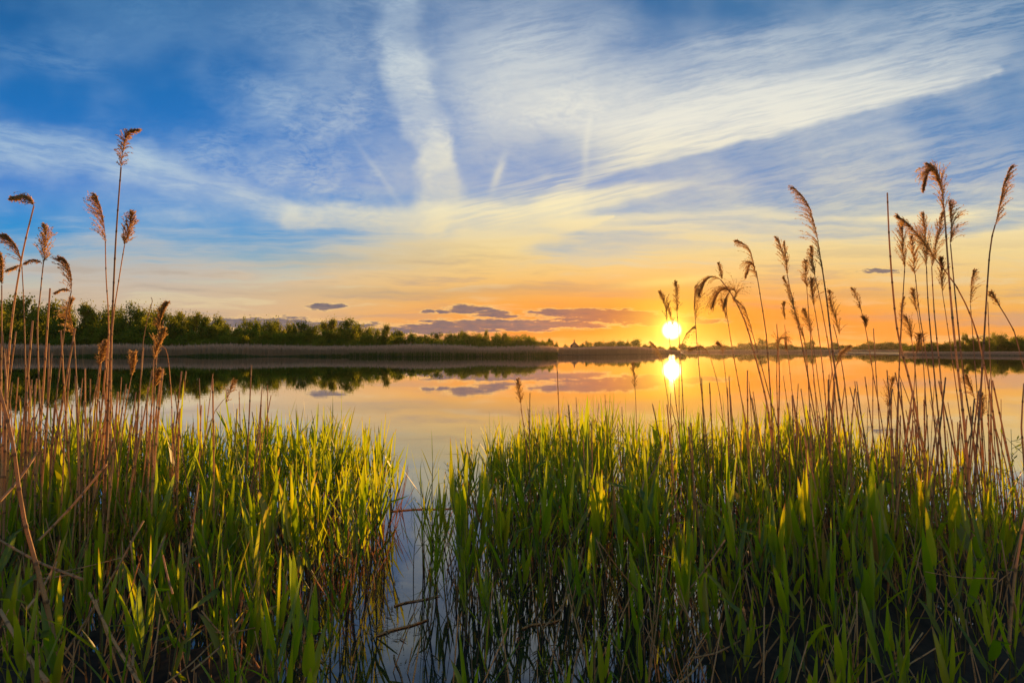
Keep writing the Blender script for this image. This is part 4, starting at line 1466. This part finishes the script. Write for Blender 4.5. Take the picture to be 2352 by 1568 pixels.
for px, py in [(80, 658), (69, 736), (111, 749), (178, 758), (222, 755), (264, 780), (125, 808), (195, 846), (162, 843), (424, 850), (493, 869), (583, 838), (595, 911), (457, 930), (238, 872), (347, 846), (338, 800), (30, 760), (140, 790), (8, 800)]:
    stalk(px, py, rg.uniform(2.7, 3.6), rg.uniform(-0.02, 0.13), 'tall headless dry stalk', 'headless stalks on the side of the wood', rg.uniform(0.8, 1.2))
for i in range(95):
    px = abs(rg.gauss(0, 230)) if i < 80 else rg.uniform(300, 620)
    py_ = rg.uniform(850, 1000)
    stalk(px, py_, rg.uniform(2.6, 4.6), rg.gauss(0.04, 0.09), 'low dry stalk' if py_ > 930 else 'mid-high dry stalk', 'short stalks on the side of the wood', rg.uniform(0.6, 1.15))
for px, py in [(1605, 870), (1640, 880), (1668, 905), (1700, 850), (1745, 900), (1898, 860), (1966, 875), (1984, 888), (1994, 850), (2054, 850), (2036, 905), (2090, 955), (2248, 695), (2019, 752), (1820, 880), (1835, 905), (1273, 838), (1305, 925)]:
    stalk(px, py, rg.uniform(3.2, 4.4), rg.uniform(-0.14, -0.01), 'tall headless dry stalk', 'headless stalks on the side of the sun', rg.uniform(0.6, 1.0))
for i in range(125):
    px = rg.uniform(1500, 2352) if i < 100 else rg.uniform(1180, 1560)
    if i % 3 == 0: px = rg.gauss(2170, 90)
    if i % 7 == 0: px = rg.gauss(1880, 60)
    lim = 850 if px > 1560 else 900
    py_ = rg.uniform(lim, 1010)
    stalk(px, py_, rg.uniform(2.8, 4.8), rg.gauss(-0.06, 0.09), 'low dry stalk' if py_ > 930 else 'mid-high dry stalk', 'short stalks on the side of the sun', rg.uniform(0.5, 1.05))

# fallen and leaning straw in the bed
STRAW_PX = [((0, 1400), (110, 1568), 1.75, 5, 'thickest fallen stalk cutting across the lower corner under the wood side'), ((205, 1360), (320, 1568), 1.8, 3.4, 'grey-white straw slanting down the lower edge near the corner'),
            ((330, 1195), (150, 1500), 2.1, 2.6, 'long pale straw leaning from the bed middle down to the lower edge'), ((455, 1110), (395, 1568), 2.2, 2.6, 'pale straw standing at a slant left of the broad bright leaf'),
            ((245, 1065), (90, 1240), 2.3, 3.0, 'bare straw leaning across the bed top under the trio of tall stems'), ((85, 1040), (0, 1150), 2.2, 3.4, 'short thick pinkish straw leaning at the picture edge'),
            ((310, 1380), (305, 1530), 1.8, 3.0, 'short stub of cut stalk standing near the lower edge'), ((500, 1460), (380, 1568), 1.8, 2.0, 'thin straw low at the bottom edge left of the bright blade'),
            ((552, 1430), (440, 1540), 1.85, 2.4, 'straw leaning low under the bright blade'), ((130, 1290), (60, 1400), 1.9, 2.8, 'broken straw with split end near the corner'),
            ((530, 1390), (555, 1568), 1.9, 2.4, 'upright broken stub beside the bright blade'), ((0, 1240), (190, 1330), 2.0, 3.0, 'fallen stalk lying almost flat at the picture edge'),
            ((380, 1230), (290, 1420), 2.2, 2.4, 'brown straw crossing the V-shaped shoot'), ((600, 1300), (520, 1500), 2.2, 2.0, 'straw half hidden in shade under the broad bright leaf'),
            ((1492, 1050), (1470, 1140), 3.1, 2.0, 'bleached snapped straw hanging in the bed under the sun'), ((1515, 1048), (1490, 1100), 3.1, 1.6, 'second bleached snapped straw, crossing the first under the sun'),
            ((1390, 1150), (1372, 1158), 3.0, 2.6, 'short white bit of straw caught in the sunward bed'), ((1620, 1500), (1560, 1568), 1.9, 2.4, 'reddish straw at the bottom edge on the sun side'),
            ((1700, 1470), (1590, 1510), 1.9, 2.0, 'reddish straw lying nearly flat at the bottom on the sun side'), ((1330, 1330), (1250, 1440), 2.4, 2.2, 'pale straw leaning over black water right of the channel')]
for k, (a, b, Y, w, lab) in enumerate(STRAW_PX):
    pa = at(a[0], a[1], Y + 0.12); pb = at(b[0], b[1], Y - 0.08)
    r_ = w * Y / FPX
    mid = (pa + pb) / 2 + Vector((0, 0.0, -0.012))
    m = stem_mb([p - pb for p in (pb, mid, pa)], r_, r_ * 0.8, 3000 + k, 0.09)
    o = link('fallen_straw', m.mesh('fallen_straw', M['straw']))
    o.location = pb
    tag(o, lab, 'straw', 'fallen straw in the reeds')


# litter lying on the water: sticks, stem bits and scum
def float_stick(px0, py0, px1, py1, w, label, bend=0.02, seed=1):
    def wp(px, py):
        Y = depth_of(py)
        q = at(px, py, Y); q.z = 0.004
        return q
    a, b = wp(px0, py0), wp(px1, py1)
    n = (b - a).orthogonal().normalized(); n.z = 0
    ps = [a, a.lerp(b, .3) + n * bend, a.lerp(b, .65) - n * bend * .6, b]
    o = link('floating_stick', stem_mb([p - a for p in ps], w, w * 0.7, seed, 0.1).mesh('floating_stick', M['straw']))
    o.location = a
    return tag(o, label, 'stick', 'sticks floating in the channel')


float_stick(900, 1173, 1082, 1163, 0.005, 'weed-hung stick floating across the channel just before its mouth', 0.03, 11)
float_stick(905, 1388, 1010, 1364, 0.004, 'thin upper one of two slanting sticks floating in the channel', 0.01, 12)
float_stick(865, 1456, 985, 1418, 0.005, 'lower one of two slanting sticks floating in the channel', 0.01, 13)
float_stick(1200, 1440, 1290, 1418, 0.005, 'curved stick floating on black water right of the channel', 0.02, 14)
float_stick(905, 1500, 925, 1560, 0.004, 'short stick on the water at the bottom of the channel', 0.004, 15)

ms = MB()
lr = random.Random(31)
for cx, cy, rx, ry, n in [(1050, 1112, 26, 6, 90), (1000, 1168, 80, 5, 130), (1040, 1180, 60, 10, 40), (1062, 1150, 20, 12, 40), (880, 1440, 45, 25, 170), (900, 1370, 22, 50, 90), (1130, 1400, 160, 90, 110),
                          (1350, 1450, 160, 80, 90), (960, 1520, 60, 50, 50), (900, 1230, 14, 60, 60), (1000, 1300, 60, 80, 40), (700, 1480, 160, 70, 120), (1080, 1190, 60, 40, 50), (1190, 1540, 120, 30, 60)]:
    for i in range(n):
        px, py = lr.gauss(cx, rx * .6), lr.gauss(cy, ry * .6)
        if py < 1080: continue
        Y = depth_of(py)
        q = at(px, py, Y); q.z = lr.uniform(0.002, 0.006)
        a = lr.uniform(0, 3.14)
        L = lr.uniform(0.002, 0.006) if lr.random() < 0.8 else lr.uniform(0.008, 0.035)
        d = Vector((math.cos(a), math.sin(a), lr.uniform(-.05, .15)))
        ms.quad(q, d * L, Vector((-d.y, d.x, 0.1)) * L * (lr.uniform(0.3, 0.8) if L < 0.007 else lr.uniform(0.05, 0.15)), lr.random(), lr.random())
tag(link('floating_litter', ms.mesh('floating_litter', M['straw'], False)), 'crumbs of dead reed, foam and weed floating between the stems', 'plant litter', kind='stuff')

# matted roots and dead litter that break the surface inside the beds
def mats():
    from mathutils import noise as mn
    m = MB()
    nx, ny = 150, 60
    x0, x1, y0, y1 = -6.0, 6.0, 0.9, 5.2
    for j in range(ny + 1):
        for i in range(nx + 1):
            x = x0 + (x1 - x0) * i / nx
            y = y0 + (y1 - y0) * j / ny
            u = x / y
            e = max(min((-0.27 - u) * 5, 1.0), min((u - 0.20) * 3.5, 1.0))
            e = min(e, (4.5 - y) * 1.4)
            z = -0.05 + (0.02 if u > 0.3 else 0.0) + 0.055 * max(-1.0, e) + 0.035 * mn.noise(Vector((x * 2.2, y * 2.2, 0.3))) + 0.02 * mn.noise(Vector((x * 9, y * 9, 1.3)))
            m.pt((x, y, z))
    for j in range(ny):
        for i in range(nx):
            a = j * (nx + 1) + i
            m.f.append((a, a + 1, a + nx + 2, a + nx + 1))
    struct('mud_ground', m.mesh('mud_ground', M['mud']))


mats()
for k in range(44):
    left = k < 28
    px = lr.uniform(0, 700) if left else lr.uniform(1350, 2250)
    Y = lr.uniform(1.75, 2.6)
    py = lr.uniform(1230, 1500)
    a = lr.gauss(0.5 if left else 0.2, 0.8)
    L = lr.uniform(90, 230)
    pa = at(px, py, Y + lr.uniform(-.1, .1)); pb = at(px - math.sin(a) * L, py + abs(math.cos(a)) * L, Y - lr.uniform(-.1, .1))
    if pb.z < 0.0: pb.z = 0.0
    r_ = lr.uniform(0.9, 2.2) * Y / FPX
    o = link('fallen_straw', stem_mb([p - pb for p in (pb, (pa + pb) / 2 + Vector((0, 0, -.008)), pa)], r_, r_ * .8, 4000 + k, .09).mesh('fallen_straw', M['straw']))
    o.location = pb
    tag(o, None, 'straw', 'fallen straw in the reeds')
    numbered(o, px, 'thin leaning straw', 'near the bottom')

# litter of dead stems low in the beds, too many to count
md = MB()
for i in range(3800):
    Y = math.sqrt(lr.uniform(1.7 ** 2, 5.2 ** 2)); u = lr.uniform(-1, 1); x = u * Y
    if lr.random() > place_density(x, Y) * 0.9: continue
    base = Vector((x, Y, -0.03))
    h = lr.uniform(0.10, 0.50)
    lean = Vector((lr.gauss(0, .28), lr.gauss(0, .28), 1)).normalized()
    r_ = lr.uniform(0.0016, 0.0034)
    md.tube([base, base + lean * h * .5, base + lean * h], [r_, r_, r_ * .7], 4, lr.random())
tag(link('dead_stems', md.mesh('dead_stems', M['straw'])), 'thicket of short dead reed stubble low between the green shoots', 'reed stubble', kind='stuff')


# twiggy plants at the picture edge
def sprig(px, py, Y, label, seed, n=9, h=None):
    r_ = random.Random(seed)
    top = at(px, py, Y)
    base = Vector((top.x + r_.uniform(-.05, .05), Y, 0))
    t = tag(empty('water_plant', base), label, 'plant', 'leafy weeds at the edge')
    H = top.z
    ps = [Vector((0, 0, -.05)), Vector((0.01, 0, H * .4)), Vector((top.x - base.x, 0, H))]
    st = stem_mb(ps, 0.003, 0.001, seed, 0.07)
    lf = MB()
    for k in range(n):
        z = H * (0.35 + 0.62 * k / n)
        a = r_.uniform(0, 6.28)
        L = r_.uniform(0.05, 0.13)
        d = Vector((math.cos(a), math.sin(a), r_.uniform(0.2, 0.9))).normalized()
        p0 = Vector(((top.x - base.x) * (z / H) ** 2, 0, z))
        st.tube([p0, p0 + d * L], [0.0012, 0.0006], 4, 0.5)
        for j in range(6):
            q = p0 + d * L * (j + 1) / 6
            dd = (d + Vector((r_.gauss(0, .7), r_.gauss(0, .7), r_.gauss(0, .5)))).normalized()
            l_ = r_.uniform(0.008, 0.018)
            lf.quad(q + dd * l_, dd * l_, dd.cross(Vector((.3, .2, .9))).normalized() * l_ * .4, r_.random(), 0.3)
    link('stem', st.mesh('weed_stem', M['gstem']), t)
    link('leaves', lf.mesh('weed_leaves', M['leaf'], False), t)


sprig(2322, 985, 3.0, 'leafy weed with small leaves behind the last stems at the edge', 61, 13)
sprig(2346, 1010, 2.8, 'leafy weed touching the picture edge', 62, 12)
sprig(2296, 1040, 3.2, 'smaller leafy weed left of the two at the edge', 63, 10)
sprig(1268, 935, 4.4, 'thin branching weed with drooping tips right of the lone middle seed head', 64, 6)
sprig(1300, 950, 4.3, 'second thin branching weed beside the first', 65, 6)
sprig(1045, 1070, 4.7, 'reddish weed growing from the scum at the channel mouth', 66, 6)

name_pending()


# ------------------------------------------------------------------ air between here and the far shore
def haze_box():
    m = MB()
    x0, x1, y0, y1, z0, z1 = -900.0, 1000.0, -30.0, 1400.0, -1.6, 16.0
    for z in (z0, z1):
        for a, b in ((x0, y0), (x1, y0), (x1, y1), (x0, y1)): m.pt((a, b, z))
    m.f += [(3, 2, 1, 0), (4, 5, 6, 7), (0, 1, 5, 4), (1, 2, 6, 5), (2, 3, 7, 6), (3, 0, 4, 7)]
    mat = bpy.data.materials.new('haze')
    mat.use_nodes = True
    nt = mat.node_tree
    nt.nodes.clear()
    out = nt.nodes.new('ShaderNodeOutputMaterial')
    v = nt.nodes.new('ShaderNodeVolumePrincipled')
    v.inputs['Color'].default_value = (1.0, 0.80, 0.60, 1)
    v.inputs['Density'].default_value = 0.00006
    v.inputs['Anisotropy'].default_value = 0.75
    nt.links.new(v.outputs[0], out.inputs['Volume'])
    tag(link('haze', m.mesh('haze', mat, False)), 'thin warm evening haze over the lake', 'haze', kind='stuff')


haze_box()
